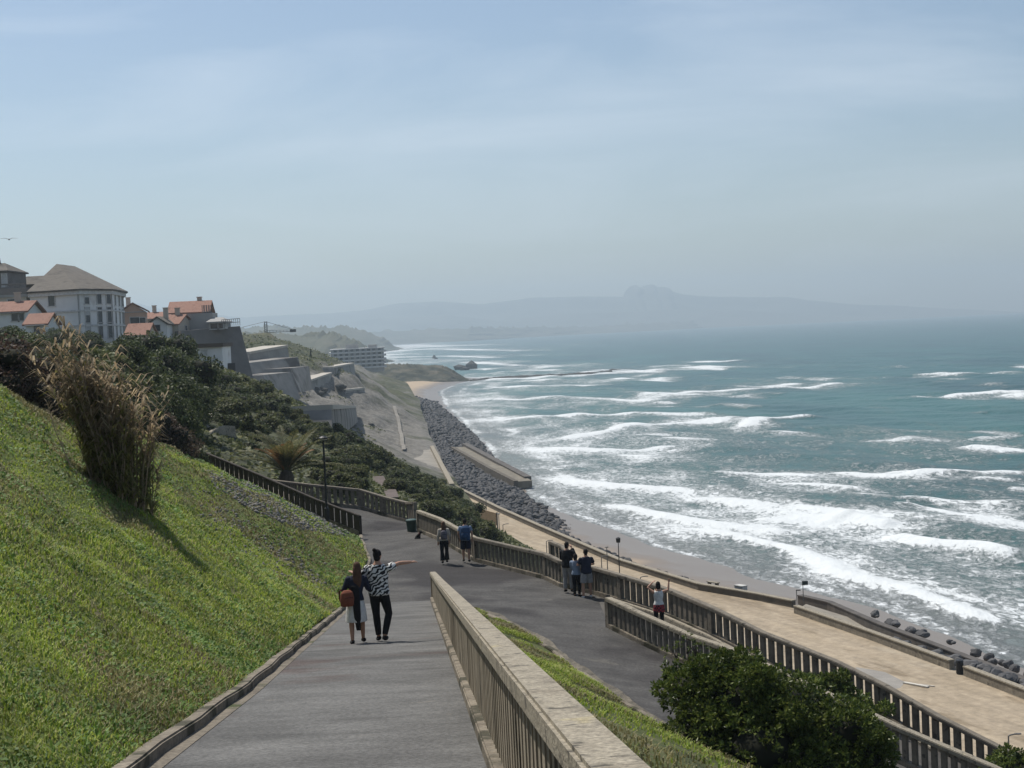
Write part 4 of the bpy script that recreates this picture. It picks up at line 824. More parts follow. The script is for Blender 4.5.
class House:
    """walls on a footprint polygon; windows sit proud of their wall as frame + pane"""
    def __init__(s, name, label, fp, z0, z1, m_wall, cat='house'):
        s.fp = [np.array(p, float)[:2] for p in fp]; s.z0, s.z1 = z0, z1
        s.o = np.array([*s.fp[0], z0]); s.root = thing(name, label, cat, tuple(s.o)); n = len(fp)
        V = [(*p, z0) for p in s.fp]+[(*p, z1) for p in s.fp]
        MB().add(V, [tuple(range(n))[::-1], tuple(range(n, 2*n))]+[(i, (i+1) % n, n+(i+1) % n, n+i) for i in range(n)]).build('wall', m_wall, s.root, org=s.o)
        c = sum(s.fp)/n; s.c = c
    def frame(s, side):
        a, b = s.fp[side], s.fp[(side+1) % len(s.fp)]; d = (b-a)/np.linalg.norm(b-a); nr = np.array([d[1], -d[0]])
        if nr@((a+b)/2-s.c) < 0: nr = -nr
        return a, b, d, nr
    def win(s, side, u, z, w, h, m_pane=None, shutter=False, name='window'):
        a, b, d, nr = s.frame(side); p = a+(b-a)*u; rz = math.atan2(d[1], d[0])
        f = MB(); c = p+nr*.03
        for dx, dz, sx, sz in ((-w/2, 0, .09, h), (w/2, 0, .09, h), (0, h/2, w+.18, .09), (0, -h/2-.03, w+.3, .13)):
            q = c+d*dx; f.box((q[0], q[1], z+dz), (sx, .14, sz), rz)
        fo = f.build(name, M_frame, s.root, org=s.o)
        q = p+nr*.012; MB().box((q[0], q[1], z), (w-.09, .05, h-.09), rz).build('pane', m_pane or M_glass, fo, org=s.o)
        if shutter:
            MB().box((c[0], c[1], z+h*.22), (w-.09, .075, h*.5), rz).build('shutter', M_shut, fo, org=s.o)
    def band(s, z, h, out_, mat, name):
        n = len(s.fp); V = []; F = []
        for k, zz in ((1, z), (1, z+h)):
            for i in range(n):
                p0, p1, p2 = s.fp[i-1], s.fp[i], s.fp[(i+1) % n]; q = (p1-s.c); V.append((*(p1+q/np.linalg.norm(q)*out_*1.3), zz))
        MB().add(V, [tuple(range(n))[::-1], tuple(range(n, 2*n))]+[(i, (i+1) % n, n+(i+1) % n, n+i) for i in range(n)]).build(name, mat, s.root, org=s.o)
    def hip(s, h, over, ridge, mat, name='roof'):
        n = len(s.fp); V = [];
        for zz in (s.z1+.02, s.z1+.22):
            for p in s.fp:
                q = p-s.c; V.append((*(p+q/np.linalg.norm(q)*over), zz))
        r0, r1 = np.array(ridge[0]), np.array(ridge[1]); V += [(*r0, s.z1+h), (*r1, s.z1+h)]
        F = [tuple(range(n))[::-1]]+[(i, (i+1) % n, n+(i+1) % n, n+i) for i in range(n)]
        near_r = [2*n if np.linalg.norm(p-r0) <= np.linalg.norm(p-r1) else 2*n+1 for p in s.fp]
        for i in range(n):
            j = (i+1) % n
            F.append((n+i, n+j, near_r[i]) if near_r[i] == near_r[j] else (n+i, n+j, near_r[j], near_r[i]))
        return MB().add(V, F).build(name, mat, s.root, org=s.o)
    def gable(s, h, over, mat, axis=0, name='roof'):
        """ridge parallel to side `axis` of a four-sided footprint"""
        f = s.fp[axis:]+s.fp[:axis]; a, b, c, d = f; L_ = (b-a)/np.linalg.norm(b-a); W = (d-a)/np.linalg.norm(d-a)
        a, b, c, d = a-L_*over-W*over, b+L_*over-W*over, c+L_*over+W*over, d-L_*over+W*over; r0, r1 = (a+d)/2, (b+c)/2; z = s.z1-.08; t = .2
        m_ = MB()
        for p, q, r_, s_ in ((a, b, r1, r0), (d, c, r1, r0)):
            V = [(*p, z), (*q, z), (*r_, z+h), (*s_, z+h)]; V += [(x, y, w+t) for x, y, w in V]; m_.hexa(V)
        ia, ib, ic, id_ = f
        for p, q in ((ia, id_), (ib, ic)):
            e = MB(); e.add([(*p, s.z1), (*q, s.z1), (*((p+q)/2), s.z1+h*.93)], [(0, 1, 2)]); e.build('gable_wall', s.root.children[0].data.materials[0], s.root, org=s.o)
        m_.build(name, mat, s.root, org=s.o)
def rect(px0, px1, d, depth, ang=0.0):
    """footprint: front edge spans the two survey columns at distance d, then depth backwards; ang turns it"""
    y_ = 345; a = P(px0, y_, d); b = P(px1, y_, d); w = np.linalg.norm(b[:2]-a[:2]); c, s_ = math.cos(ang), math.sin(ang)
    u = np.array([c, s_]); v = np.array([-s_, c]); o = a[:2]; return [o, o+u*w, o+u*w+v*depth, o+v*depth]
def zpx(px, py, d): return float(P(px, py, d)[2])

# --- big white three-storey house with a hipped roof
D = 215
pa = P(30, 300, 208)[:2]; pb = P(80, 300, 205)[:2]; pc = P(112, 300, 211)[:2]; pd = P(123, 300, 222)[:2]; pe = P(118, 300, 240)[:2]; pf_ = P(40, 300, 236)[:2]
h1 = House('white_house', 'large white three-storey house with grey hipped roof on the hilltop', [pa, pb, pc, pd, pe, pf_], zpx(80, 352, 205), zpx(80, 290.5, 205), M_white)
z_ = lambda y: zpx(80, y, 205)
h1.band(z_(311.5), .22, .14, M_frame, 'string_course'); h1.band(z_(326.5), .22, .14, M_frame, 'string_course'); h1.band(h1.z1-.5, .5, .35, M_frame, 'cornice')
for u, ys_ in ((.44, 299), (.44, 316)): h1.win(0, u, z_(ys_), 1.1, 1.5, shutter=(ys_ > 310))
for yy_, hh_ in ((297, 1.9), (315, 2.1), (331, 2.1)):
    for u in (.2, .58, .88): h1.win(1, u, z_(yy_), .95, hh_, shutter=(u < .3))
    for u in (.25, .6, .88): h1.win(2, u, z_(yy_+1), .95, hh_)
r0 = P(58, 290, 218)[:2]; r1 = P(76, 290, 226)[:2]
rf = h1.hip(zpx(60, 264.5, 220)-h1.z1, .75, (r0, r1), M_slate)
cp = P(36, 290, 228)
for sd_i, u_ in ((0, .97), (1, .98), (2, .97)):
    a_, b2_, d__, n__ = h1.frame(sd_i); q = a_+(b2_-a_)*u_+n__*.09; b_ = MB(); b_.tube([(*q, h1.z0), (*q, h1.z1-.5)], .06, 6); b_.build('downpipe', M_greyr, h1.root, org=h1.o)
# dark shed behind its left eave
h1b = House('roof_shed', 'small dark gabled attic block behind the white house', rect(27, 40, 240, 6), 38, zpx(33, 285, 240), M_slate, 'outbuilding'); h1b.gable(1.4, .4, M_slate)
# --- ornate tower house cut by the left frame edge
h0 = House('turreted_villa', 'dark ornate villa with a turret cut off by the left picture edge', rect(-25, 11, 230, 9), 33, zpx(5, 272, 230), pmat('dark_masonry', [(0.12, 0.11, 0.10), (0.2, 0.185, 0.17)], scale=.6, rough=.9), 'villa')
h0.hip(1.6, .6, (h0.c-[1, 0], h0.c+[1, 0]), M_slate); h0.win(0, .62, zpx(5, 280, 230), .9, 2.0, m_pane=M_shut); h0.win(0, .92, zpx(5, 280, 230), .8, 2.0, m_pane=M_shut)
blc = MB()
for k in range(9): blc.box((*(P(6+k*1.7, 285, 226)[:2]), zpx(5, 288.5, 226)), (.12, .12, 1.1))
bl = P(4, 292, 226); blc.box((bl[0]+1, bl[1], zpx(5, 284.5, 226)), (4.6, .25, .2)); blc.box((bl[0]+1, bl[1]+1.5, zpx(5, 294, 226)), (4.8, 4.0, 1.6)); blc.build('balcony', pmat('dark_masonry', []), h0.root, org=h0.o)
cn = MB(); cn.tube([(*h0.c, h0.z1+1), (*h0.c, h0.z1+3.4)], [.5, .12], 8); cn.build('finial', M_slate, h0.root, org=h0.o)
# --- low buildings at the far left
ha = House('flat_roofed_block', 'low beige flat-roofed block at the left edge beside the white house', rect(-30, 29, 215, 8), 31, zpx(10, 297, 215), M_cream, 'building'); ha.band(ha.z1-.05, .35, .2, M_greyr, 'roof'); ha.win(0, .75, zpx(10, 304, 215), 1.2, 1.4)
hb_ = House('cottage', 'white cottage with a shallow terracotta roof at the left edge under the beige block', rect(-25, 27, 195, 7), 30, zpx(10, 312.5, 195), M_white); hb_.gable(1.4, .5, M_tile, 0); hb_.win(0, .80, zpx(20, 317, 195), .9, 1.0); hb_.win(0, .93, zpx(20, 317, 195), .7, 1.0)
hc = House('small_house', 'tiny white house with a red roof in front of the big white house', rect(27, 47, 180, 5), 30, zpx(35, 325, 180), M_white); hc.gable(1.3, .35, M_tile, 0); hc.win(0, .55, zpx(35, 330, 180), .8, 1.0)
# --- village behind
h2 = House('salmon_house', 'salmon house with a terracotta roof right of the big white house', rect(122, 147, 262, 9, R(12)), 30, zpx(130, 312, 262), M_pink); h2.gable(1.5, .5, M_tile, 1); h2.win(0, .55, zpx(130, 322, 262), 1.6, 1.6); h2.win(0, .85, zpx(130, 322, 262), 1.0, 1.4)
h3 = House('red_roofed_annexe', 'low annexe with a steep red roof in front of the salmon house', rect(126, 147, 205, 6), 31, zpx(135, 336, 205), M_cream, 'annexe'); h3.gable(1.6, .3, M_tile, 0)
h4 = House('gabled_cottage', 'white cottage with a grey gabled roof among the red roofs', rect(149, 168, 232, 7), 31, zpx(158, 325, 232), M_white); h4.gable(1.2, .4, M_slate, 1); h4.win(0, .5, zpx(158, 328, 232), .9, 1.0)
h5 = House('long_red_roof_house', 'long low house with a red roof between the salmon house and the villa', rect(143, 176, 285, 8), 31, zpx(160, 319, 285), M_cream); h5.gable(1.3, .5, M_tile, 0); h5.win(0, .6, zpx(160, 324, 285), 1, 1)
h5b = House('small_red_roof_house', 'small cream house with a red roof just left of the scaffolded villa', rect(164, 180, 236, 6, R(-10)), 31, zpx(170, 325, 236), M_cream); h5b.gable(1.5, .3, M_tile, 0); h5b.win(1, .5, zpx(170, 329, 236), .8, .9)
h6 = House('scaffolded_villa', 'white villa with a broad terracotta roof and scaffolding on its sea side', rect(173, 207, 244, 9, R(6)), 31, zpx(190, 313, 244), M_white, 'villa'); h6.gable(1.9, .7, M_tile, 0)
h6.win(0, .62, zpx(190, 321, 244), 1.6, 1.6); h6.win(0, .88, zpx(190, 321, 244), 1.0, 2.2); h6.win(0, .3, zpx(190, 320, 244), .9, 1.2)
ext = MB(); e0 = P(197, 324, 240); ext.box((e0[0], e0[1]+2, zpx(197, 327, 240)), (5.0, 4, 4.2)); ext.build('extension', M_greyr, h6.root, org=h6.o)
sc_ = MB()
for i in range(4):
    q = P(203+i*2.4, 325, 241)
    for dy in (0, 1.2): sc_.tube([(q[0], q[1]+dy, 33.0), (q[0], q[1]+dy, zpx(205, 305, 241))], .06, 5)
for zz in (312, 318, 324):
    a_, b_ = P(203, zz, 241), P(210.5, zz, 241)
    for dy in (0, 1.2): sc_.tube([a_+[0, dy, 0], b_+[0, dy, 0]], .05, 5)
    sc_.box(((a_+b_)/2+[0, .6, -.1]), (1.3, 1.2, .08))
tag(sc_.build('scaffolding', M_steel), 'steel scaffolding against the sea side of the terracotta villa', 'scaffolding')
h7 = House('garden_pavilion', 'low grey pavilion with a terrace roof on the retaining wall end', rect(209, 226, 238, 5), zpx(217, 329, 238), zpx(217, 323, 238), M_greyr, 'pavilion'); h7.hip(.9, .5, (h7.c-[1, 0], h7.c+[.6, 0]), M_greyr); h7.win(0, .35, zpx(217, 326, 238), 1.2, .9); h7.win(0, .75, zpx(217, 326, 238), .8, .9)
rl_ = MB(); a_, b_ = P(222, 327, 234), P(240, 325.5, 236)
for t_ in np.linspace(0, 1, 10): q = a_+(b_-a_)*t_; rl_.tube([q, q+[0, 0, 1.1]], .04, 5)
for dz in (.55, 1.08): rl_.tube([a_+[0, 0, dz], b_+[0, 0, dz]], .04, 5)
tag(rl_.build('terrace_railing', M_steel), 'thin metal railing along the top end of the dark retaining wall', 'railing')
h8 = House('white_garage', 'white garage with a flat brown roof on the cliff edge below the dark retaining wall', rect(196, 222, 198, 6), 27, zpx(210, 346.5, 198), M_white, 'garage'); h8.band(h8.z1-.1, .5, .35, pmat('brown_roofing', [(0.07, 0.052, 0.04), (0.11, 0.085, 0.065)], scale=.6, rough=.9), 'roof')
h8.win(0, .3, zpx(205, 353, 198), .8, .8, m_pane=M_shut)
for hh_, fx, fy in ((h2, .3, .5), (h4, .7, .5), (h5, .25, .5), (h6, .75, .55), (h5b, .5, .5), (hb_, .7, .5)):
    q = hh_.fp[0]+(hh_.fp[1]-hh_.fp[0])*fx+(hh_.fp[3]-hh_.fp[0])*fy; b_ = MB(); b_.box((q[0], q[1], hh_.z1+1.7), (.7, .5, 1.7)); b_.box((q[0], q[1], hh_.z1+2.6), (.85, .65, .14)); b_.build('chimney', M_cream, hh_.root, org=hh_.o)
for hh_ in (h2, h3, h5, h6, hb_, hc):
    a_, b2_, d__, n__ = hh_.frame(0); b_ = MB(); b_.tube([(*(a_+n__*.45), hh_.z1-.05), (*(b2_+n__*.45), hh_.z1-.05)], .08, 6); b_.build('gutter', M_greyr, hh_.root, org=hh_.o)
# --- far apartment block with balconies
D = 900
fp = [P(331, 355, D-20)[:2], P(383, 355, D)[:2], P(384, 355, D+22)[:2], P(332, 355, D+14)[:2]]
zb, zt = zpx(370, 372, D), zpx(370, 348.5, D)
h9 = House('apartment_block', 'distant five-storey apartment block with long balconies above the far beach', fp, zb, zt, M_greyr, 'apartment block')
h9.band(zt, .5, .8, M_frame, 'roof')
for k in range(5):
    zz = zb+(zt-zb)*(.18+.165*k); h9.band(zz, .9, 1.5, M_frame, 'balcony')
    for u in np.linspace(.08, .93, 9): h9.win(0, u, zz+1.5, 2.2, 1.7)
bx = MB(); q = P(352, 347, D); bx.box((q[0], q[1], zt+1.6), (7, 5, 2.6)); q = P(372, 347, D); bx.box((q[0], q[1]+4, zt+1.2), (5, 4, 2)); bx.build('roof_plant', M_greyr, h9.root, org=h9.o)

# --- crane on the far slope
D = 640; cb = P(266.5, 340, D); root = thing('construction_crane', 'tall slender construction crane on the far slope with a long jib', 'crane', tuple(cb))
ms = MB(); zt = zpx(266.5, 321.5, D)
for dx, dy in ((-.5, -.5), (.5, -.5), (.5, .5), (-.5, .5)): ms.tube([(cb[0]+dx, cb[1]+dy, cb[2]-3), (cb[0]+dx, cb[1]+dy, zt)], .09, 5)
for k in range(8):
    z0_, z1_ = cb[2]+(zt-cb[2])*k/8, cb[2]+(zt-cb[2])*(k+1)/8
    ms.tube([(cb[0]-.5, cb[1]-.5, z0_), (cb[0]+.5, cb[1]-.5, z1_)], .06, 4); ms.tube([(cb[0]+.5, cb[1]+.5, z0_), (cb[0]-.5, cb[1]+.5, z1_)], .06, 4)
ms.build('mast', M_dark, root, org=cb)
zj = zpx(280, 332, D); jb = MB(); e_ = P(294, 331.5, D); jb.tube([(cb[0], cb[1], zj), (e_[0], e_[1], zj+.1)], .12, 5); jb.tube([(cb[0], cb[1], zj+.9), (e_[0], e_[1], zj+.6)], .08, 5)
for t_ in np.linspace(0, 1, 9): q = cb+(e_-cb)*t_; jb.tube([(q[0], q[1], zj), (q[0], q[1], zj+.8)], .06, 4)
jb.build('jib', M_dark, root, org=cb)
cw = MB(); q = P(293, 331, D); cw.box((q[0], q[1], zj+.3), (2.4, 1.2, 1.2)); cw.build('counterweight', M_dark, root, org=cb)
st = MB(); st.tube([(cb[0], cb[1], zt), (e_[0], e_[1], zj+.6)], .07, 4); q = P(243, 327, D); st.tube([(cb[0], cb[1], zt), tuple(q)], .07, 4); st.build('stay_cable', M_dark, root, org=cb)
# =================================================================== VEGETATION
def quads_leaves(C, Nn, size, aspect=.5, jit=.7, bend=0.0):
    """one quad per leaf, centre C, roughly facing Nn"""
    n = len(C); r1 = rng.normal(size=(n, 3)); Nn = Nn+jit*rng.normal(size=(n, 3)); Nn /= np.linalg.norm(Nn, axis=1)[:, None]
    u = np.cross(Nn, r1); u /= np.linalg.norm(u, axis=1)[:, None]; v = np.cross(Nn, u)
    s = (np.asarray(size)*rng.uniform(.65, 1.3, n))[:, None]
    V = np.stack([C-u*s, C-v*s*aspect, C+u*s, C+v*s*aspect], 1).reshape(-1, 3)
    return V, np.arange(4*n, dtype=np.int32).reshape(-1, 4)
def crown_pts(blobs, n, shell=.35, clump=None, seed=0):
    """leaf positions in the outer shell of several ellipsoids, broken into clumps with gaps"""
    g = np.random.default_rng(seed); C = []; N_ = []
    vol = np.array([b[1][0]*b[1][1]+b[1][1]*b[1][2]+b[1][0]*b[1][2] for b in blobs]); vol = vol/vol.sum()
    for (c, r_), w in zip(blobs, vol):
        k = int(n*w*1.6); d = g.normal(size=(k, 3)); d /= np.linalg.norm(d, axis=1)[:, None]; rad = 1-shell*g.random(k)**1.6
        f = fbm(d[:, 0]*3+c[0]*7+d[:, 2]*2, d[:, 1]*3+c[1]*5+9-d[:, 2], seed+3, 3); keep = f > .40+.14*g.random(k)
        rad = rad*(.86+.5*(f-.45)); p = np.array(c)+d*rad[:, None]*np.array(r_); C.append(p[keep]); N_.append((d/np.array(r_))[keep])
    C = np.concatenate(C); N_ = np.concatenate(N_); N_ /= np.linalg.norm(N_, axis=1)[:, None]; return C, N_
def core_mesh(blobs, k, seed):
    """lumpy inner ellipsoids for the twigs, dark to stand in for inner shade"""
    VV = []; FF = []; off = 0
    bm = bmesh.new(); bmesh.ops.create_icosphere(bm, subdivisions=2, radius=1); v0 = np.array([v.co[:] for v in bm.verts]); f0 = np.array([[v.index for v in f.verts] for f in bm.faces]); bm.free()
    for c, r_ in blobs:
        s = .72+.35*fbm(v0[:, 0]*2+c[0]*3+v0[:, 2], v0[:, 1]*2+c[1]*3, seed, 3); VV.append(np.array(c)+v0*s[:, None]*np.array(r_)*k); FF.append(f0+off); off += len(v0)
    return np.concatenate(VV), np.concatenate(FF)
def mixed_mesh(name, parts, mats):
    """parts: list of (V, F) with F of any width; one material each"""
    me = bpy.data.meshes.new(name); V = np.concatenate([np.asarray(p[0], np.float32) for p in parts]); off = 0; li = []; tot = []; mi = []
    for k, (v, f) in enumerate(parts):
        f = np.asarray(f, np.int32); li.append((f+off).ravel()); tot.append(np.full(len(f), f.shape[1], np.int32)); mi.append(np.full(len(f), k, np.int32)); off += len(v)
    li = np.concatenate(li); tot = np.concatenate(tot); mi = np.concatenate(mi)
    me.vertices.add(len(V)); me.vertices.foreach_set('co', V.ravel()); me.loops.add(len(li)); me.loops.foreach_set('vertex_index', li)
    me.polygons.add(len(tot)); me.polygons.foreach_set('loop_start', np.r_[0, np.cumsum(tot)[:-1]].astype(np.int32)); me.polygons.foreach_set('loop_total', tot); me.polygons.foreach_set('material_index', mi)
    for m_ in mats: me.materials.append(m_)
    me.update(calc_edges=True); return me
L_dark = leafmat('leaf_dark_evergreen', [(0.026, 0.038, 0.015), (0.062, 0.08, 0.03), (0.10, 0.115, 0.045)])
L_olive = leafmat('leaf_olive', [(0.045, 0.058, 0.022), (0.10, 0.115, 0.04), (0.16, 0.155, 0.06)])
L_bright = leafmat('leaf_pittosporum', [(0.032, 0.055, 0.012), (0.085, 0.118, 0.022), (0.165, 0.185, 0.042)], trans=.28, rough=.45)
L_brown = leafmat('leaf_purple_brown', [(0.05, 0.03, 0.024), (0.10, 0.064, 0.048), (0.085, 0.075, 0.035)])
M_twig_shade = pmat('twig_shade', [(0.010, 0.011, 0.006), (0.022, 0.022, 0.012)], scale=3, rough=.95)  # near black: the shade inside the crowns is put into the colour
M_bark = pmat('bark', [(0.05, 0.04, 0.03), (0.11, 0.09, 0.07)], scale=6, rough=.95, bump=.01, bscale=20)
def shrub_mesh(name, seed, mat, n=1500, ls=.085, flatten=.75):
    g = random.Random(seed); bl = [((0, 0, .45*flatten), (.8, .8, .62*flatten))]
    for _ in range(6):
        a = g.uniform(0, 6.3); r_ = g.uniform(.25, .65); s_ = g.uniform(.28, .5); bl.append(((math.cos(a)*r_, math.sin(a)*r_, g.uniform(.3, .85)*flatten), (s_, s_, s_*flatten)))
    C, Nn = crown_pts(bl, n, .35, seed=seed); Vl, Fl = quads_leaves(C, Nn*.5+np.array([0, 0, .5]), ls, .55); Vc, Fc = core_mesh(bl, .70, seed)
    return mixed_mesh(name, [(Vl, Fl), (Vc, Fc)], [mat, M_twig_shade])
SH_D = [shrub_mesh('dark_shrub', i, L_dark, 2600, .06) for i in range(4)]
SH_O = [shrub_mesh('olive_shrub', 10+i, L_olive, 2600, .06) for i in range(3)]
SH_B = [shrub_mesh('brown_shrub', 20+i, L_brown, 3200, .04) for i in range(2)]
SH_F = [shrub_mesh('fine_shrub', 30+i, L_dark, 9000, .03) for i in range(3)]
def plant(me, x, y, z, s, label, cat, group, name, sz=None):
    o = bpy.data.objects.new(name, me); COL.objects.link(o); o.location = (x, y, z-.12*s); o.rotation_euler = (random.uniform(-.12, .12), random.uniform(-.12, .12), random.uniform(0, 6.3)); o.scale = (s, s, (sz or s))
    return tag(o, label, cat, group)
def inpoly(x, y, poly):
    r_ = False
    for (x0, y0), (x1, y1) in zip(poly, poly[1:]+poly[:1]):
        if (y0 > y) != (y1 > y) and x < (x1-x0)*(y-y0)/(y1-y0)+x0: r_ = not r_
    return r_
def region(poly, n, d0, surf=None):
    out_ = []; xs = [p[0] for p in poly]; ys_ = [p[1] for p in poly]; t_ = 0
    while len(out_) < n and t_ < n*20:
        t_ += 1; x, y = random.uniform(min(xs), max(xs)), random.uniform(min(ys_), max(ys_))
        if inpoly(x, y, poly): out_.append(hit(x, y, surf or hill_f, d0))
    return out_
# shrubs on the slope beyond the terrace
for p in region([(335, 440), (380, 458), (440, 484), (470, 519), (500, 548), (455, 532), (420, 508), (405, 492), (380, 468), (345, 468)], 150, 84):
    plant(random.choice(SH_D[:3]+SH_O), *p, random.uniform(.9, 1.9), 'dark rounded shrub on the slope between the terrace and the promenade', 'shrub', 'shrubs below the terrace', 'shrub')
for p in region([(290, 405), (340, 438), (380, 458), (375, 470), (330, 450), (292, 430)], 50, 84):
    plant(random.choice(SH_D+SH_O), *p, random.uniform(.8, 1.6), 'dark green shrub on the spur behind the palm', 'shrub', 'shrubs on the spur behind the palm', 'shrub')
# cliff-side scrub, left
for p in region([(185, 370), (235, 385), (275, 392), (290, 408), (285, 445), (225, 430), (200, 400)], 46, 100):
    plant(random.choice(SH_D[:2]+SH_O), *p, random.uniform(.9, 2.1), 'dark scrub bush clinging to the cliff below the white garage', 'shrub', 'scrub on the cliff', 'shrub')
# big wind-swept evergreens on the ridge below the houses: trunk + crown
def ev_tree(p, s, k, label, group):
    root = thing('evergreen_tree', label, 'tree', tuple(p), random.uniform(0, 6.3), group=group)
    tb = MB(); tb.tube([(0, 0, -.5), (.1*s, 0, .5*s), (.25*s, .1*s, s)], [.12*s, .09*s, .05*s], 7); tb.tube([(.1*s, 0, .5*s), (-.3*s, .1*s, .9*s)], [.06*s, .03*s], 6); tb.build('trunk', M_bark, root)
    c = link('crown', SH_F[k % 3], None, root); c.location = (0, 0, .12*s); c.scale = (s*1.15, s*1.15, s*1.25); return root
k = 0
for (px, py, d, s) in [(134, 372, 120, 3.0), (150, 362, 122, 3.4), (164, 361, 124, 2.9), (172, 372, 126, 2.6), (158, 382, 108, 3.2), (176, 388, 104, 3.0), (143, 392, 96, 3.2), (128, 386, 98, 3.0), (118, 398, 84, 2.8), (163, 408, 84, 2.9), (150, 418, 74, 2.4), (136, 408, 76, 2.6), (178, 412, 92, 2.6), (110, 382, 104, 3.0), (170, 427, 76, 2.0)]:
    p = P(px, py+s*.5*FPX/d, d); ev_tree(p, s, k, 'dense dark wind-swept evergreen on the ridge below the red roofs', 'evergreens on the ridge'); k += 1
# hedge line along the hilltop, in front of the houses
for i, (px, py, d, s) in enumerate([(5, 348, 70, 2.6), (22, 352, 66, 2.2), (40, 350, 64, 1.8), (58, 352, 72, 2.0), (78, 356, 76, 2.2), (95, 358, 80, 2.4), (112, 360, 84, 2.4), (30, 366, 56, 1.9), (62, 368, 60, 2.0), (85, 372, 62, 2.2), (105, 380, 66, 2.2), (125, 390, 68, 2.0), (118, 408, 62, 1.8), (-8, 360, 56, 2.2)]):
    p = P(px, py+s*.45*FPX/d, d); plant((SH_F+SH_O)[i % 6], *p, s, 'olive green hedge shrub on the hilltop above the reeds', 'shrub', 'hedge on the hilltop', 'shrub')
for i, (px, py, d, s) in enumerate([(4, 338, 150, 3.2), (14, 336, 148, 2.6), (50, 338, 160, 2.4), (64, 334, 165, 2.0), (84, 340, 160, 3.0), (92, 342, 158, 2.0)]):
    p = P(px, py+s*.45*FPX/d, d); plant(SH_F[i % 3], *p, s, 'dark garden tree crown in front of the white houses', 'tree', 'garden trees by the white house', 'garden_tree')
# purple-brown hedge at the very left behind the turf
for i, (px, py, d, s) in enumerate([(0, 352, 38, 1.3), (12, 362, 39, 1.1), (24, 372, 40, 1.1), (36, 384, 41, 1.0), (2, 376, 37, 1.0), (16, 386, 38.5, .9), (30, 398, 40, .9), (48, 404, 42, .9), (-14, 362, 37, 1.2), (46, 388, 43, 1.0)]):
    p = P(px, py+s*.45*FPX/d, d); plant(SH_B[i % 2], *p, s, 'purple-brown twiggy hedge bush at the top left of the grass bank', 'bush', 'purple-brown hedge bushes', 'hedge_bush')
# brown bramble by the top of the timber balustrade
for i, (px, py, d, s) in enumerate([(165, 438, 66, 1.5), (178, 447, 70, 1.3), (190, 456, 74, 1.1), (172, 462, 64, .9), (158, 425, 66, 1.6), (184, 440, 78, 1.4), (196, 466, 76, .7)]):
    p = P(px, py+s*.45*FPX/d, d); plant((SH_B+SH_O)[i % 4], *p, s, 'brownish bramble bush at the upper end of the dark timber balustrade', 'bush', 'bramble by the timber balustrade', 'bramble_bush')
# shrubs around the lower pink path and behind the rear rail
for i, (px, py, d, s) in enumerate([(345, 478, 92, 1.3), (330, 472, 95, 1.4), (352, 470, 104, 1.5), (318, 462, 100, 1.5), (300, 450, 125, 1.8), (225, 440, 104, 1.9), (240, 448, 100, 1.6), (255, 440, 106, 1.6), (395, 482, 120, 1.2), (348, 486, 86, .9), (335, 486, 86, 1.0), (362, 482, 96, .9)]):
    p = P(px, py+s*.4*FPX/d, d); plant((SH_O+SH_D)[i % 7], *p, s, 'low garden shrub behind the back rail of the terrace', 'shrub', 'shrubs behind the back rail', 'shrub')

# scrub cover on the far slopes: one uncountable mass
def scatter(name, pts, nrm_up, size, mat, aspect=.6, jit=.6):
    V, F = quads_leaves(pts, nrm_up, size, aspect, jit); return tag(link(name, fast_mesh(name, V, F), mat), kind='stuff')
yq = np.exp(rng.uniform(math.log(85), math.log(1000), 170000)); uq = rng.random(170000)**1.4; xq = foot_x(yq)-1-uq*np.interp(yq, [40, 80, 200, 400, 1150], [70, 70, 115, 210, 400])
zq = hill_f(xq, yq); cov = fbm(xq*.05, yq*.03, 91, 4)
keep = ((yq < 270) & (cov > .42)) | ((yq >= 270) & (cov > np.where(zq > 24, .46, .67)) & (zq > 9))
xq, yq, zq = xq[keep], yq[keep], zq[keep]
sz = np.interp(yq, [85, 200, 600, 1000], [.2, .3, .5, .7])
scatter('hillside_scrub', np.stack([xq, yq, zq+sz*.5*rng.random(len(xq))], 1), np.tile([0, -.2, 1.0], (len(xq), 1)), sz, L_olive)
tag(bpy.data.objects['hillside_scrub'], 'low olive scrub covering the hillside', 'scrub')

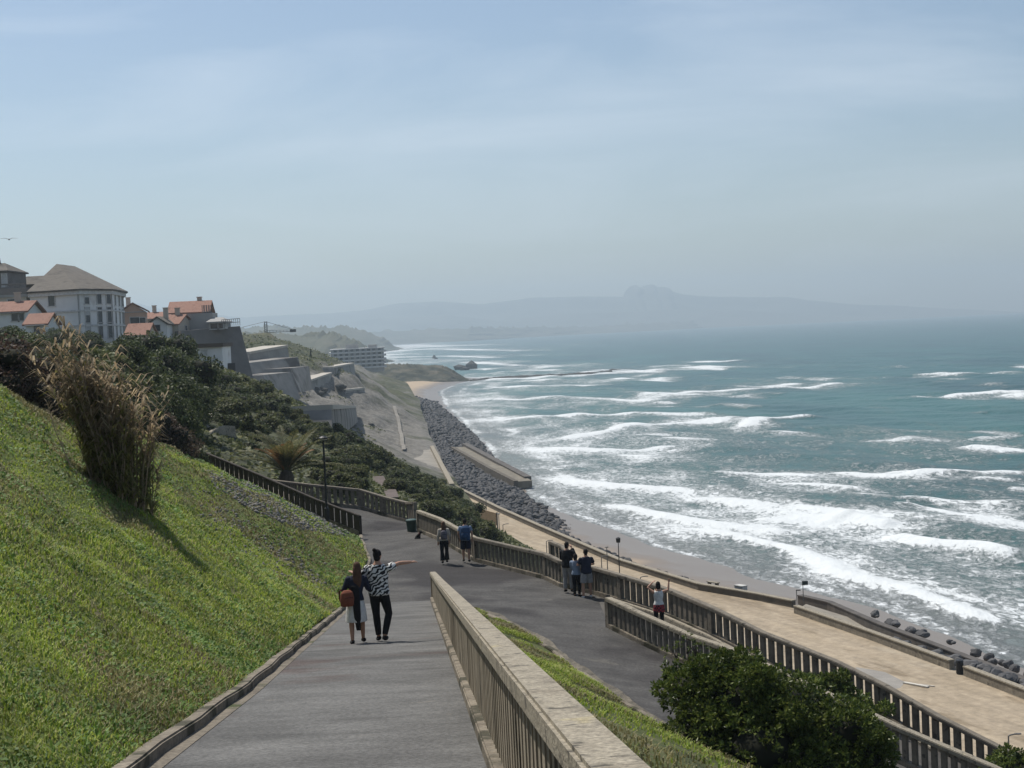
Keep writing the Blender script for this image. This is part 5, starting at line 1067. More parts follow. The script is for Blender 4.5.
# ---- foreground bush, bottom right: trunk, limbs, leafy crown
def big_bush(label, base, blobs, n, ls, mat, seed, name='bush'):
    root = thing(name, label, 'bush', tuple(base)); tb = MB(); g = random.Random(seed)
    for c, r_ in blobs:
        q = Vector(c)*.72; tb.tube([(g.uniform(-.15, .15), g.uniform(-.15, .15), -.3), tuple(q*.45+Vector((0, 0, .1))), tuple(q)], [.09, .06, .025], 7)
        for _ in range(5):
            e_ = Vector(c)+Vector((g.uniform(-1, 1)*r_[0], g.uniform(-1, 1)*r_[1], g.uniform(-.6, 1)*r_[2]))*.75; tb.tube([tuple(q), tuple((q+e_)/2+Vector((0, 0, .08))), tuple(e_)], [.03, .02, .008], 5)
    tb.build('trunk', M_bark, root, smooth=True)
    extra = []
    for c, r_ in blobs:
        for _ in range(5):
            a_ = g.uniform(0, 6.3); e_ = g.uniform(-.1, 1.3); s_ = g.uniform(.18, .36)*max(r_); extra.append(((c[0]+math.cos(a_)*math.cos(e_)*r_[0]*.95, c[1]+math.sin(a_)*math.cos(e_)*r_[1]*.95, c[2]+math.sin(e_)*r_[2]*.95), (s_, s_, s_*.75)))
    solid = blobs; blobs = list(blobs)+extra
    # leaves stand in rosettes at the twig ends
    C, Nn = crown_pts(blobs, n//9, .42, seed=seed); m_ = len(C); k = 9
    off_ = rng.normal(size=(m_, k, 3)); off_ /= np.linalg.norm(off_, axis=2)[..., None]; off_ = off_+Nn[:, None]*.6+np.array([0, 0, .25]); off_ /= np.linalg.norm(off_, axis=2)[..., None]
    L_ = ls*rng.uniform(.7, 1.25, (m_, k, 1)); tip = C[:, None]+off_*L_*2; side = np.cross(off_, rng.normal(size=(m_, k, 3))); side /= np.linalg.norm(side, axis=2)[..., None]
    a = C[:, None]+off_*L_*.25; mid = C[:, None]+off_*L_*1.2; V = np.stack([a, mid+side*L_*.36, tip, mid-side*L_*.36], 2).reshape(-1, 3)
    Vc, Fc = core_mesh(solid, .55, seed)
    me_ = mixed_mesh('crown', [(V, np.arange(len(V)).reshape(-1, 4))]+([(Vc, Fc)] if n > 1000 else []), [mat, M_twig_shade]); link('crown', me_, None, root); return root
bb = P(772, 806, 31)
def rel(px, py, d): return tuple(P(px, py, d)-bb)
big_bush('large dense green bush at the bottom right in front of the inner balustrade', bb, [(rel(735, 700, 31.2), (1.15, 1.1, .85)), (rel(690, 690, 31.5), (.75, .8, .5)), (rel(785, 705, 31), (1.0, 1.1, .75)), (rel(840, 735, 30.8), (1.0, 1.0, .75)), (rel(760, 750, 30.2), (1.3, 1.0, .9)), (rel(700, 740, 30.6), (.7, .8, .7)), (rel(815, 775, 30.2), (1.1, 1.0, .8)), (rel(740, 675, 31.6), (.7, .7, .45)), (rel(868, 760, 30.6), (.6, .7, .6))], 76000, .055, L_bright, 5)
b2 = P(830, 730, 43.2)
big_bush('flatter bright green bush between the two descending balustrades', b2, [(tuple(P(820, 694, 43.4)-b2), (1.2, .8, .55)), (tuple(P(858, 712, 42.6)-b2), (.8, .7, .45)), (tuple(P(800, 690, 44)-b2), (.7, .6, .45))], 15000, .07, L_bright, 8)
b3 = P(1010, 790, 39); big_bush('small leafy bush at the bottom right corner between the balustrades', b3, [(tuple(P(1005, 768, 39)-b3), (.8, .6, .35)), (tuple(P(1030, 772, 38.8)-b3), (.6, .6, .35))], 5000, .06, L_bright, 9)
b4 = P(690, 668, 45); big_bush('small creeper climbing the inner balustrade beside the big bush', b4, [(tuple(P(686, 648, 45.1)-b4), (.35, .2, .5)), (tuple(P(700, 655, 44.4)-b4), (.4, .2, .4)), (tuple(P(672, 655, 45.6)-b4), (.3, .2, .25))], 700, .05, L_bright, 10, 'creeper')

# ---- giant reed clump on the grass bank
def reeds(label, px, py, hgt, width, n_st, seed, m_top, m_leaf, lean, leaf_frac):
    b = hit(px, py, bank_f); root = thing('reed_clump', label, 'reeds', tuple(b)); g = np.random.default_rng(seed); tb = MB(); LV = []; 
    lv2 = []
    for i in range(n_st):
        a = g.uniform(0, 6.3); r_ = width*.46*math.sqrt(g.random()); x0, y0 = math.cos(a)*r_*1.1, math.sin(a)*r_*.8; h = hgt*(g.uniform(.35, .8) if i % 3 == 0 else g.uniform(.65, 1.06))
        z0 = float(bank_f(b[0]+x0, b[1]+y0))-b[2]-.05
        out_ = g.uniform(.05, .40)+(.5 if i % 7 == 0 else 0); lx = (x0/width*out_*1.9+g.normal()*.10+lean)*h*.42; ly = (y0/width*out_*1.6+g.normal()*.08)*h*.4
        bow = g.normal()*.05*h
        tb.tube([(x0, y0, z0), (x0+lx*.22+bow*.6, y0+ly*.22, z0+h*.4), (x0+lx*.6+bow, y0+ly*.6, z0+h*.75), (x0+lx*1.15, y0+ly*1.15, z0+h*(1-.08*abs(out_)))], [.013, .011, .008, .004], 4)
        for t_ in g.uniform(.03, .99, int(leaf_frac*g.uniform(.6, 1.4))):
            q = np.array([x0+lx*t_**1.6+bow*math.sin(t_*3), y0+ly*t_**1.6, z0+h*t_]); az = math.atan2(y0, x0)+g.normal()*1.3; L_ = g.uniform(.22, .55); w_ = .016
            dr = np.array([math.cos(az), math.sin(az), 0]); sd_ = np.array([-dr[1], dr[0], 0])*w_; dp = g.uniform(-.15, .45)
            m1 = q+dr*L_*.35+np.array([0, 0, L_*.36]); m2 = q+dr*L_*.85+np.array([0, 0, L_*dp])
            (LV if t_ < g.uniform(.35, .85)*(1.4 if leaf_frac > 40 else 1) else lv2).append([q-sd_, q+sd_, m1+sd_*1.2, m1-sd_*1.2, m1-sd_*1.2, m1+sd_*1.2, m2, m2])
    tb.build('stalk_mass', m_top, root)
    for nm, l_, mt in (('green_leaf_mass', LV, m_leaf), ('dry_leaf_mass', lv2, leafmat('leaf_dry_reed', [(0.25, 0.185, 0.11), (0.40, 0.315, 0.20), (0.31, 0.23, 0.14)], trans=.5))):
        if l_:
            V = np.array(l_).reshape(-1, 3); link(nm, fast_mesh(nm, V, np.arange(len(V)).reshape(-1, 4)), mt, root)
    return root
M_reed = pmat('dry_reed_stalk', [(0.20, 0.14, 0.085), (0.33, 0.25, 0.165), (0.25, 0.18, 0.115)], scale=5, rough=.8)
L_reed = leafmat('leaf_reed_green', [(0.13, 0.15, 0.045), (0.23, 0.235, 0.08), (0.33, 0.285, 0.13)], trans=.55)
reeds('tall tan reed clump with dry stalks on the grass bank', 122, 494, 2.7, 1.3, 100, 3, M_reed, L_reed, .0, 20)
reeds('leaning yellow-green cane clump left of the tan reeds', 107, 488, 3.2, .7, 40, 4, M_reed, leafmat('leaf_cane_yellow', [(0.13, 0.135, 0.035), (0.25, 0.235, 0.065), (0.30, 0.25, 0.10)], trans=.55), -.5, 40)
# a single bent dead stalk left of the reeds
b = hit(92, 490, bank_f); mb = MB(); mb.tube([tuple(b), tuple(P(70, 465, b[1])), tuple(P(55, 430, b[1])), tuple(P(46, 400, b[1]))], [.016, .014, .010, .005], 5)
for i in range(60):
    t_ = random.uniform(.35, 1); q = P(np.interp(t_, [.35, 1], [72, 46]), np.interp(t_, [.35, 1], [468, 400]), b[1]); mb.tube([tuple(q), tuple(q+np.array([random.uniform(-.15, .15), random.uniform(-.15, .15), random.uniform(-.02, .14)]))], [.006, .002], 4)
tag(mb.build('dead_stalk', M_reed), 'single bent dead stalk leaning out left of the reeds', 'stalk')

# ---- palm by the timber balustrade
pb_ = P(287, 486, 84); root = thing('palm', 'wide low palm with dry orange-brown inner fronds behind the dark timber balustrade', 'palm', tuple(pb_))
tb = MB(); tb.lathe([(.34, -1.2), (.38, 0), (.42, .5), (.3, .8), (.1, .95)], n=12); tb.build('trunk', M_bark, root)
def frond(az, el, L_, mat, seed):
    g = np.random.default_rng(seed); mb = MB(); pts = []; d = np.array([math.cos(az), math.sin(az)])
    for t_ in np.linspace(0, 1, 9): pts.append(np.array([*(d*L_*math.cos(el)*(t_+.18*t_*t_)), .75+L_*math.sin(el)*t_-L_*(.40-.12*math.sin(el))*t_**2.3]))
    mb.tube(pts, np.linspace(.035, .006, 9), 5); P_ = np.array(pts); sd_ = np.array([-d[1], d[0], 0])
    for t_ in np.linspace(.12, .98, 34):
        q = np.array([np.interp(t_*8, range(9), P_[:, k]) for k in range(3)]); tg = P_[min(8, int(t_*8)+1)]-P_[int(min(7, t_*8))]; tg /= np.linalg.norm(tg); ll = .42*math.sin(math.pi*min(1, t_*.9+.12))+.08
        for s_ in (-1, 1):
            e_ = q+sd_*s_*ll*.8+tg*ll*.6+np.array([0, 0, .16*ll-.1*g.random()]); w_ = tg*.022; m1 = (q+e_)/2+np.array([0, 0, .05]); mb.add([q-w_, q+w_, m1+w_*1.3, m1-w_*1.3, e_], [(0, 1, 2, 3), (3, 2, 4)])
    return mb.build('frond', mat, root)
L_palm = leafmat('leaf_palm', [(0.055, 0.065, 0.025), (0.11, 0.115, 0.045), (0.17, 0.15, 0.06)]); L_palmd = leafmat('leaf_palm_dry', [(0.20, 0.105, 0.04), (0.33, 0.18, 0.07), (0.27, 0.16, 0.08)])
for i in range(38):
    dry = i % 4 == 0; frond(i*2.39996, R(random.uniform(50, 82) if dry else random.uniform(18, 66)), random.uniform(2.1, 2.7) if dry else random.uniform(3.2, 4.3), L_palmd if dry else L_palm, i)

# ---- grass: blades on the bank, the strip and the verge (uncountable)
def blades(name, X_, Y_, Z_, h, w, mat, splay=.55, nrm=None):
    n = len(X_); a = rng.uniform(0, 6.3, n); s_ = np.abs(rng.normal(size=n))*splay; d = np.stack([np.cos(a)*s_, np.sin(a)*s_, np.ones(n)], 1); d /= np.linalg.norm(d, axis=1)[:, None]
    b = np.stack([X_, Y_, Z_-.01], 1); sd_ = np.stack([-np.sin(a), np.cos(a), np.zeros(n)], 1)*(w*rng.uniform(.7, 1.4, n))[:, None]; H_ = (h*rng.uniform(.6, 1.4, n))[:, None]
    m1 = b+d*H_*.6; tip = b+d*H_+np.stack([np.cos(a), np.sin(a), -.35*np.ones(n)], 1)*H_*.35
    V = np.stack([b-sd_, b+sd_, m1+sd_*.7, m1-sd_*.7, m1-sd_*.7, m1+sd_*.7, tip, tip], 1).reshape(-1, 3)
    return tag(link(name, fast_mesh(name, V, np.arange(len(V), dtype=np.int32).reshape(-1, 4)), mat), kind='stuff')
L_grass = leafmat('grass_blade', [(0.12, 0.185, 0.02), (0.215, 0.295, 0.032), (0.32, 0.37, 0.055), (0.36, 0.33, 0.13)], trans=.4)
L_grass2 = leafmat('clover_leaf', [(0.065, 0.125, 0.022), (0.13, 0.215, 0.036), (0.09, 0.155, 0.036)], trans=.3)
L_dry = leafmat('grass_dry', [(0.17, 0.15, 0.06), (0.26, 0.22, 0.10), (0.12, 0.13, 0.04)], trans=.3)
def bank_samples(n, y0=6.0, y1=76.0, umax=16.0):
    y = rng.uniform(y1**-.3, y0**-.3, n)**(-1/.3); u = umax*rng.random(n); return kerb_x(np.minimum(y, 72))-.1-u, y
x, y = bank_samples(460000); ok = ~((y > 71.0) & (x > -16)); x, y = x[ok], y[ok]
dn = fbm(x*.6, y*.45, 15, 4); thin = fbm(x*.22, y*.16, 19, 3)
dryz = fbm(x*.35+3, y*.22, 25, 4)
t2_ = np.clip((-7.35-x)/8.75, 0, 1); gap_ = np.interp(t2_, [0, .26, .62, 1], [71.2, 73.2, 76.6, 80.2])-y; inr_ = (x < -6.9) & (gap_ > .2) & (gap_ < np.interp(t2_, [0, .5, 1], [5.5, 11, 13])) & (rng.random(len(x)) > .12)
x, y, dn, thin, dryz = (q_[~inr_] for q_ in (x, y, dn, thin, dryz))
rub = np.clip(fbm(x*.5, y*.3, 29, 3)-.56, 0, 1)*6      # bare stony patches in the turf
ok = (dn > .10) & ((rub < .25) | (rng.random(len(x)) > .15)); x, y, dn, dryz = x[ok], y[ok], dn[ok], dryz[ok]
z = bank_f(x, y); hh = (.055+.12*np.clip(dn-.38, 0, .4))*np.interp(y, [8, 20, 60], [.9, 1.1, 1.8]); ww = np.interp(y, [8, 20, 60], [.005, .009, .022])
dry = dryz+rng.normal(size=len(x))*.06 > .585
blades('bank_grass', x[~dry], y[~dry], z[~dry], hh[~dry], ww[~dry], L_grass); tag(bpy.data.objects['bank_grass'], 'bright green rough grass covering the bank', 'grass')
blades('bank_dry_grass', x[dry], y[dry], z[dry], hh[dry], ww[dry], L_dry); tag(bpy.data.objects['bank_dry_grass'], 'yellowish dry grass patches on the bank', 'grass')
x, y = bank_samples(120000, 6, 70, 15); cl = fbm(x*.8, y*.6, 33, 4); ok = cl > .52; x, y, cl = x[ok], y[ok], cl[ok]; z = bank_f(x, y)
V, F = quads_leaves(np.stack([x, y, z+.03+.16*np.clip(cl-.5, 0, .3)*2*rng.random(len(x))], 1), np.tile([.25, -.25, 1.0], (len(x), 1)), np.interp(y, [8, 20, 60], [.016, .026, .06]), .8, .45)
tag(link('bank_clover', fast_mesh('bank_clover', V, F), L_grass2), 'dark green clover and weeds among the grass of the bank', 'clover', kind='stuff')
# taller weeds and rank clumps, thick along the kerb foot and in loose drifts up the bank
x, y = bank_samples(60000, 6, 68, 14); wd__ = fbm(x*1.1, y*.8, 83, 3); uu_ = kerb_x(y)-x; ok = (wd__ > .70) | ((uu_ < .5) & (wd__ > .44)); x, y = x[ok], y[ok]
blades('bank_weeds', x, y, bank_f(x, y), np.interp(y, [8, 20, 60], [.12, .14, .2]), np.interp(y, [8, 20, 60], [.007, .011, .022]), L_grass2, splay=.8); tag(bpy.data.objects['bank_weeds'], 'taller dark green weeds in rank clumps on the bank', 'weeds')
# strip
u = rng.random(60000)**.8; k = rng.integers(0, 58, 60000); f = rng.random(60000); ok = (SA[k, 1] > 9)
ia = SA[k]*(1-f[:, None])+SA[k+1]*f[:, None]; ib = SB[k]*(1-f[:, None])+SB[k+1]*f[:, None]; p = ia*(1-u[:, None])+ib*u[:, None]; dn = fbm(p[:, 0]*.7, p[:, 1]*.7, 45, 4); ok &= dn > .40; p, dn = p[ok], dn[ok]
dry = fbm(p[:, 0]*.5, p[:, 1]*.5, 46, 3)+rng.normal(size=len(p))*.05 > .52; hh = .07+.2*np.clip(dn-.42, 0, .3)
blades('strip_grass', p[~dry, 0], p[~dry, 1], p[~dry, 2]+.06, hh[~dry], np.full((~dry).sum(), .013), L_grass); tag(bpy.data.objects['strip_grass'], 'green grass on the strip beside the concrete balustrade', 'grass')
blades('strip_dry_grass', p[dry, 0], p[dry, 1], p[dry, 2]+.06, hh[dry], np.full(dry.sum(), .013), L_dry); tag(bpy.data.objects['strip_dry_grass'], 'dry grass on the strip beside the concrete balustrade', 'grass')

# ---- rubble under the timber balustrade and in the turf
M_rub = pmat('rubble_stone', [(0.035, 0.033, 0.031), (0.20, 0.188, 0.17), (0.085, 0.08, 0.073)], scale=6, rough=.9)
sp = []
R2a = np.array(R2)
def stones(poly, n, s0, s1):
    for p in region(poly, n, 20, lambda a, b: bank_f(a, np.minimum(b, 81))): sp.append((p[0], p[1], p[2]+.02, random.uniform(s0, s1)))
stones([(207, 470), (250, 482), (300, 506), (352, 530), (345, 537), (300, 530), (255, 512), (213, 488)], 2000, .03, .12)
stones([(200, 505), (228, 508), (280, 542), (328, 582), (322, 592), (272, 572), (228, 545), (196, 520)], 420, .03, .10)
stones([(170, 480), (215, 490), (300, 535), (350, 570), (300, 560), (215, 520)], 120, .03, .08)
keepM = M_rock; M_rock = M_rub
tag(rock_mass('rubble', sp), 'grey stone rubble strewn on the bank below the dark timber balustrade', 'rubble', kind='stuff'); M_rock = keepM
# =================================================================== PEOPLE
M_skin = pmat('skin', [(0.36, 0.20, 0.135), (0.43, 0.25, 0.17)], scale=8, rough=.6, coords='obj')
M_eye = flat('eye_dark', (.02, .016, .014), .3)
M_lip = flat('lips', (.28, .11, .09), .5)
def cloth(name, c): return pmat(name, [tuple(v*.75 for v in c), tuple(min(.9, v*1.15) for v in c)], scale=9, rough=.9, coords='obj', bump=.01, bscale=14)
def loft(mb, secs, n=16):
    """stack of horizontal ellipses (x, y, z, rx, ry)"""
    V = []; F = []
    for x, y, z, rx, ry in secs:
        for k in range(n):
            t = 2*math.pi*k/n; V.append((x+rx*math.cos(t), y+ry*math.sin(t), z))
    for i in range(len(secs)-1):
        for k in range(n): F.append((i*n+k, i*n+(k+1) % n, (i+1)*n+(k+1) % n, (i+1)*n+k))
    F.append(tuple(range(n-1, -1, -1))); F.append(tuple(range((len(secs)-1)*n, len(secs)*n))); mb.add(V, F)
def lerp(a, b, t): return tuple(a[i]+(b[i]-a[i])*t for i in range(3))
def person(label, loc, rz, h, feet, arms, clothes, hair, lean=(0, 0), female=False, head_turn=0.0, knees=None, curl=.5):
    """feet / arms: joints in metres for a 1.75 m figure facing +y. clothes: dict of garment -> (material, options)"""
    s = h/1.75; root = thing('person', label, 'person', loc, rz); root.scale = (s, s, s)
    lx, ly = lean; L = lambda z: (lx*max(0, z-.9)/.6, ly*max(0, z-.9)/.6)
    def c3(x, y, z): a = L(z); return (x+a[0], y+a[1], z)
    shw = .168 if female else .195
    sh = {-1: c3(-shw, 0, 1.375), 1: c3(shw, 0, 1.375)}; hp_ = {-1: (-.088, 0, .90), 1: (.088, 0, .90)}
    an = {-1: feet[0], 1: feet[1]}
    kn = {}
    for q in (-1, 1):
        kn[q] = knees[(q+1)//2] if knees and knees[(q+1)//2] else tuple(np.array(lerp(hp_[q], an[q], .5))+np.array([q*.012, .035, .01]))
    el = {-1: arms[0][0], 1: arms[1][0]}; wr = {-1: arms[0][1], 1: arms[1][1]}
    W = (.118, .098) if female else (.142, .105)
    torso = [(*c3(0, 0, .84), .13, .10), (*c3(0, -.01, .92), .168, .118), (*c3(0, 0, 1.08), *W), (*c3(0, .005, 1.26), .15 if female else .172, .118), (*c3(0, 0, 1.35), shw-.015, .10), (*c3(0, 0, 1.41), shw*.74, .088), (*c3(0, -.005, 1.455), .092, .074), (*c3(0, 0, 1.50), .06, .06)]
    b = MB(); loft(b, torso)
    hc = np.array(c3(0, .012, 1.62)); b.tube([c3(0, -.005, 1.43), tuple(hc-np.array([0, .012, .06]))], [.06, .054], 12)
    b.ball(tuple(hc), (.074, .094, .112), 10); b.ball(tuple(hc+np.array([0, .03, -.055])), (.056, .062, .058), 8)
    ct, st_ = math.cos(head_turn), math.sin(head_turn)
    def hd(x, y, z): return tuple(hc+np.array([x*ct-y*st_, x*st_+y*ct, z]))
    b.tube([hd(0, .088, .012), hd(0, .116, -.026), hd(0, .094, -.038)], [.009, .016, .012], 7)
    for q in (-1, 1):
        b.ball(hd(q*.076, -.005, -.01), (.014, .024, .034), 6)
        b.tube([sh[q], lerp(sh[q], el[q], .5), el[q], lerp(el[q], wr[q], .35), wr[q]], [.056, .046, .038, .040, .026], 12)
        b.ball(sh[q], (.056, .056, .054), 7)
        # hand: palm, four bent fingers of unequal length, thumb from the side of the palm
        d = np.array(wr[q])-np.array(el[q]); d /= np.linalg.norm(d); sd = np.cross(d, [0, 0, 1.0]); 
        if np.linalg.norm(sd) < .3: sd = np.cross(d, [0, 1.0, 0])
        sd /= np.linalg.norm(sd); up = np.cross(sd, d); w0 = np.array(wr[q]); pc = w0+d*.05
        b.tube([tuple(w0), tuple(w0+d*.045), tuple(w0+d*.088)], [.026, .036, .034], 10, ell=(1.05, .55))
        for k, ln in enumerate((.068, .078, .073, .056)):
            r0 = w0+d*.082+sd*(k-1.5)*.0195; r1 = r0+(d*math.cos(curl*.6)-up*math.sin(curl*.6))*ln*.5; r2 = r1+(d*math.cos(curl*1.5)-up*math.sin(curl*1.5))*ln*.5
            b.tube([tuple(r0-d*.012), tuple(r1), tuple(r2)], [.0105, .0098, .0085], 7)
        t0 = w0+d*.03+sd*-.03*q; t1 = t0+(d*.7-sd*q*.7)*.035; t2 = t1+(d*.9-up*.3)*.03; b.tube([tuple(t0), tuple(t1), tuple(t2)], [.013, .012, .010], 7)
        b.tube([hp_[q], lerp(hp_[q], kn[q], .5), kn[q], lerp(kn[q], an[q], .3), an[q]], [.086, .074, .054, .056, .036], 14)
        b.ball((an[q][0]+q*.012, an[q][1]+.055, an[q][2]-.048), (.042, .115, .036), 7)
    me_ = remesh(b, .0105, 'body', 2); me_.materials.append(M_skin); me_.materials.append(M_eye); me_.materials.append(M_lip)
    for p in me_.polygons:
        c = p.center
        for q in (-1, 1):
            e_ = hd(q*.031, .086, .008)
            if abs(c[0]-e_[0]) < .012 and abs(c[1]-e_[1]) < .02 and abs(c[2]-e_[2]) < .008: p.material_index = 1
        e_ = hd(0, .088, -.064)
        if abs(c[0]-e_[0]) < .024 and abs(c[1]-e_[1]) < .02 and abs(c[2]-e_[2]) < .008: p.material_index = 2
    bo = bpy.data.objects.new('body', me_); COL.objects.link(bo); bo.parent = root
    # garments follow the body with their own ease
    for g, (m_, o) in clothes.items():
        gb = MB(); e = o.get('ease', .016)
        if g in ('shirt', 'jacket', 'top', 't_shirt', 'vest'):
            zlo = o.get('hem', .86); secs = [(*c3(0, 0, zlo), .172+e+o.get('flare', 0), .125+e+o.get('flare', 0))]+[(x, y, z, rx+e+(.02 if z < 1.2 and not female else .004), ry+e+.008) for x, y, z, rx, ry in torso if zlo+.03 < z < o.get('neck', 1.47)]
            loft(gb, secs); fr = o.get('sleeve', .5)
            for q in (-1, 1):
                if fr <= 0: gb.tube([lerp(sh[q], (0, 0, 1.4), .5), c3(q*shw*.62, 0, 1.435)], [.05, .03], 8); continue
                gb.ball(sh[q], (.058+e, .058+e, .054+e), 7)
                if fr <= 1: gb.tube([sh[q], lerp(sh[q], el[q], fr)], [.058+e, .048+e+o.get('loose', .01)], 12)
                else: gb.tube([sh[q], lerp(sh[q], el[q], .5), el[q], lerp(el[q], wr[q], fr-1)], [.058+e, .05+e, .043+e, .034+e], 12)
        elif g in ('trousers', 'shorts', 'leggings'):
            loft(gb, [(x, y, z, rx+e, ry+e) for x, y, z, rx, ry in torso if z < 1.0]+[(*c3(0, 0, 1.0), .152+e, .11+e)])
            ln = o.get('length', 1.93)
            for q in (-1, 1):
                fl = o.get('flare', 0)
                if ln <= 1: gb.tube([hp_[q], lerp(hp_[q], kn[q], .5*ln), lerp(hp_[q], kn[q], ln)], [.09+e, .082+e+fl*.6, .07+e+fl], 14)
                else: gb.tube([hp_[q], lerp(hp_[q], kn[q], .5), kn[q], lerp(kn[q], an[q], .4), lerp(kn[q], an[q], ln-1)], [.09+e, .078+e, .058+e, .056+e+fl*.3, .042+e+fl], 14)
        elif g == 'skirt':
            loft(gb, [(0, 0, o['hem'], .235, .19), (0, 0, (o['hem']+.95)/2, .215, .165), (0, 0, .95, .17, .13), (*c3(0, 0, 1.02), .14, .11)])
        elif g == 'scarf':
            loft(gb, [(.04, -.13, .30, .05, .03), (.03, -.17, .6, .075, .035), (.02, -.15, .95, .085, .035), (0, -.13, 1.25, .09, .03)])
        elif g == 'tied_shirt':
            loft(gb, [(0, 0, .70, .205, .155), (0, 0, .84, .20, .15), (*c3(0, 0, .96), .182, .135), (*c3(0, 0, 1.02), .16, .125)])
        me2 = remesh(gb, .0125, g, 3); link(g, me2, m_, root)
    for q in (-1, 1):
        sb = MB(); a = an[q]; sb.ball((a[0]+q*.012, a[1]+.05, a[2]-.045), (.050, .128, .042), 8); sb.tube([(a[0], a[1]-.01, a[2]+.0), (a[0], a[1], a[2]-.05)], [.046, .05], 10)
        link('shoe', remesh(sb, .012, 'shoe', 2), clothes_shoe[0], root)
    hb = MB(); m_, kind = hair
    hb.ball(tuple(hc+np.array([0, -.016, .026])), (.083, .094, .098), 9); hb.ball(tuple(hc+np.array([0, -.048, -.045])), (.066, .058, .062), 8)
    if kind == 'long': loft(hb, [(hc[0], hc[1]-.13, 1.20, .055, .025), (hc[0], hc[1]-.125, 1.34, .095, .038), (hc[0], hc[1]-.095, 1.48, .098, .05), (hc[0], hc[1]-.05, 1.62, .088, .07)])
    if kind == 'pony': hb.tube([tuple(hc+np.array([0, -.1, .03])), tuple(hc+np.array([0, -.15, -.04])), tuple(hc+np.array([.01, -.13, -.20]))], [.03, .038, .014], 9)
    if kind == 'bun': hb.ball(tuple(hc+np.array([-.035, -.085, .115])), (.042, .042, .040), 7)
    if kind == 'bob': loft(hb, [(hc[0], hc[1]-.05, 1.49, .07, .05), (hc[0], hc[1]-.04, 1.56, .088, .075), (hc[0], hc[1]-.02, 1.65, .085, .085)])
    link('hair', remesh(hb, .013, 'hair', 3), m_, root)
    return root
def bag(label, loc, rz, size, m_, straps=True, name='backpack', m_s=None):
    w, d, h = size; root = thing(name, label, 'bag', loc, rz); b = MB()
    loft(b, [(0, 0, 0, w*.42, d*.40), (0, 0, h*.08, w*.5, d*.5), (0, -.01, h*.5, w*.52, d*.54), (0, 0, h*.85, w*.45, d*.46), (0, .01, h, w*.25, d*.25)], 20); b.ball((0, -d*.45, h*.33), (w*.36, d*.28, h*.24), 8)
    link('bag_body', remesh(b, .014, 'bag_body', 3), m_, root)
    p = MB(); p.tube([(-w*.3, -d*.62, h*.56), (0, -d*.70, h*.60), (w*.3, -d*.62, h*.56)], .008, 6); p.build('zip_flap', m_s or m_, root)
    if straps:
        for q in (-1, 1):
            t = MB(); t.tube([(q*w*.32, d*.42, h*.12), (q*w*.36, d*1.0, h*.45), (q*w*.34, d*1.05, h*.9), (q*w*.3, d*.4, h*1.02)], .018, 7); t.build('strap', m_s or m_, root)
    return root
H_br = cloth('hair_brown', (.085, .045, .028)); H_dk = cloth('hair_black', (.014, .011, .010)); 
C_black = cloth('cloth_black', (.012, .012, .014)); C_navy = cloth('cloth_navy', (.018, .022, .04)); C_grey = cloth('cloth_grey', (.26, .255, .25)); C_white = cloth('cloth_white', (.62, .61, .58)); C_denim = cloth('cloth_pale_denim', (.20, .25, .33)); C_cream = cloth('cloth_cream', (.42, .37, .31))
SH_w = cloth('shoe_white', (.6, .58, .55)); SH_k = cloth('shoe_black', (.014, .013, .013))
# black and white wave-striped shirt
m = bpy.data.materials.new('wave_shirt'); m.use_nodes = True; N = m.node_tree.nodes; L_ = m.node_tree.links
t_c = N.new('ShaderNodeTexCoord'); mp = N.new('ShaderNodeMapping'); mp.inputs['Rotation'].default_value = (0, R(35), 0); L_.new(t_c.outputs['Object'], mp.inputs[0])
w = N.new('ShaderNodeTexWave'); w.wave_type = 'BANDS'; w.bands_direction = 'Z'; w.wave_profile = 'TRI'; w.inputs['Scale'].default_value = 4.6; w.inputs['Distortion'].default_value = 6.5; w.inputs['Detail'].default_value = 1; w.inputs['Detail Scale'].default_value = 2.4; L_.new(mp.outputs[0], w.inputs['Vector'])
rp = N.new('ShaderNodeValToRGB'); rp.color_ramp.interpolation = 'CONSTANT'; rp.color_ramp.elements[0].color = (.014, .014, .015, 1); rp.color_ramp.elements[1].position = .52; rp.color_ramp.elements[1].color = (.62, .61, .58, 1); L_.new(w.outputs['Fac'], rp.inputs[0]); L_.new(rp.outputs[0], N['Principled BSDF'].inputs['Base Color']); N['Principled BSDF'].inputs['Roughness'].default_value = .9; C_wave = m
m = bpy.data.materials.new('red_plaid'); m.use_nodes = True; N = m.node_tree.nodes; L_ = m.node_tree.links; t_c = N.new('ShaderNodeTexCoord'); c = N.new('ShaderNodeTexChecker'); c.inputs['Scale'].default_value = 16; c.inputs['Color1'].default_value = (.35, .03, .035, 1); c.inputs['Color2'].default_value = (.03, .015, .02, 1); L_.new(t_c.outputs['Object'], c.inputs[0]); L_.new(c.outputs[0], N['Principled BSDF'].inputs['Base Color']); N['Principled BSDF'].inputs['Roughness'].default_value = .9; C_plaid = m
AR = ((-.235, -.02, 1.13), (-.24, .04, .88)); AL = ((.235, -.02, 1.13), (.24, .04, .88))     # relaxed arms
def on(px, py, z0):   # stand on the terrace
    p = G(px, py, z0); return (float(p[0]), float(p[1]), z0)
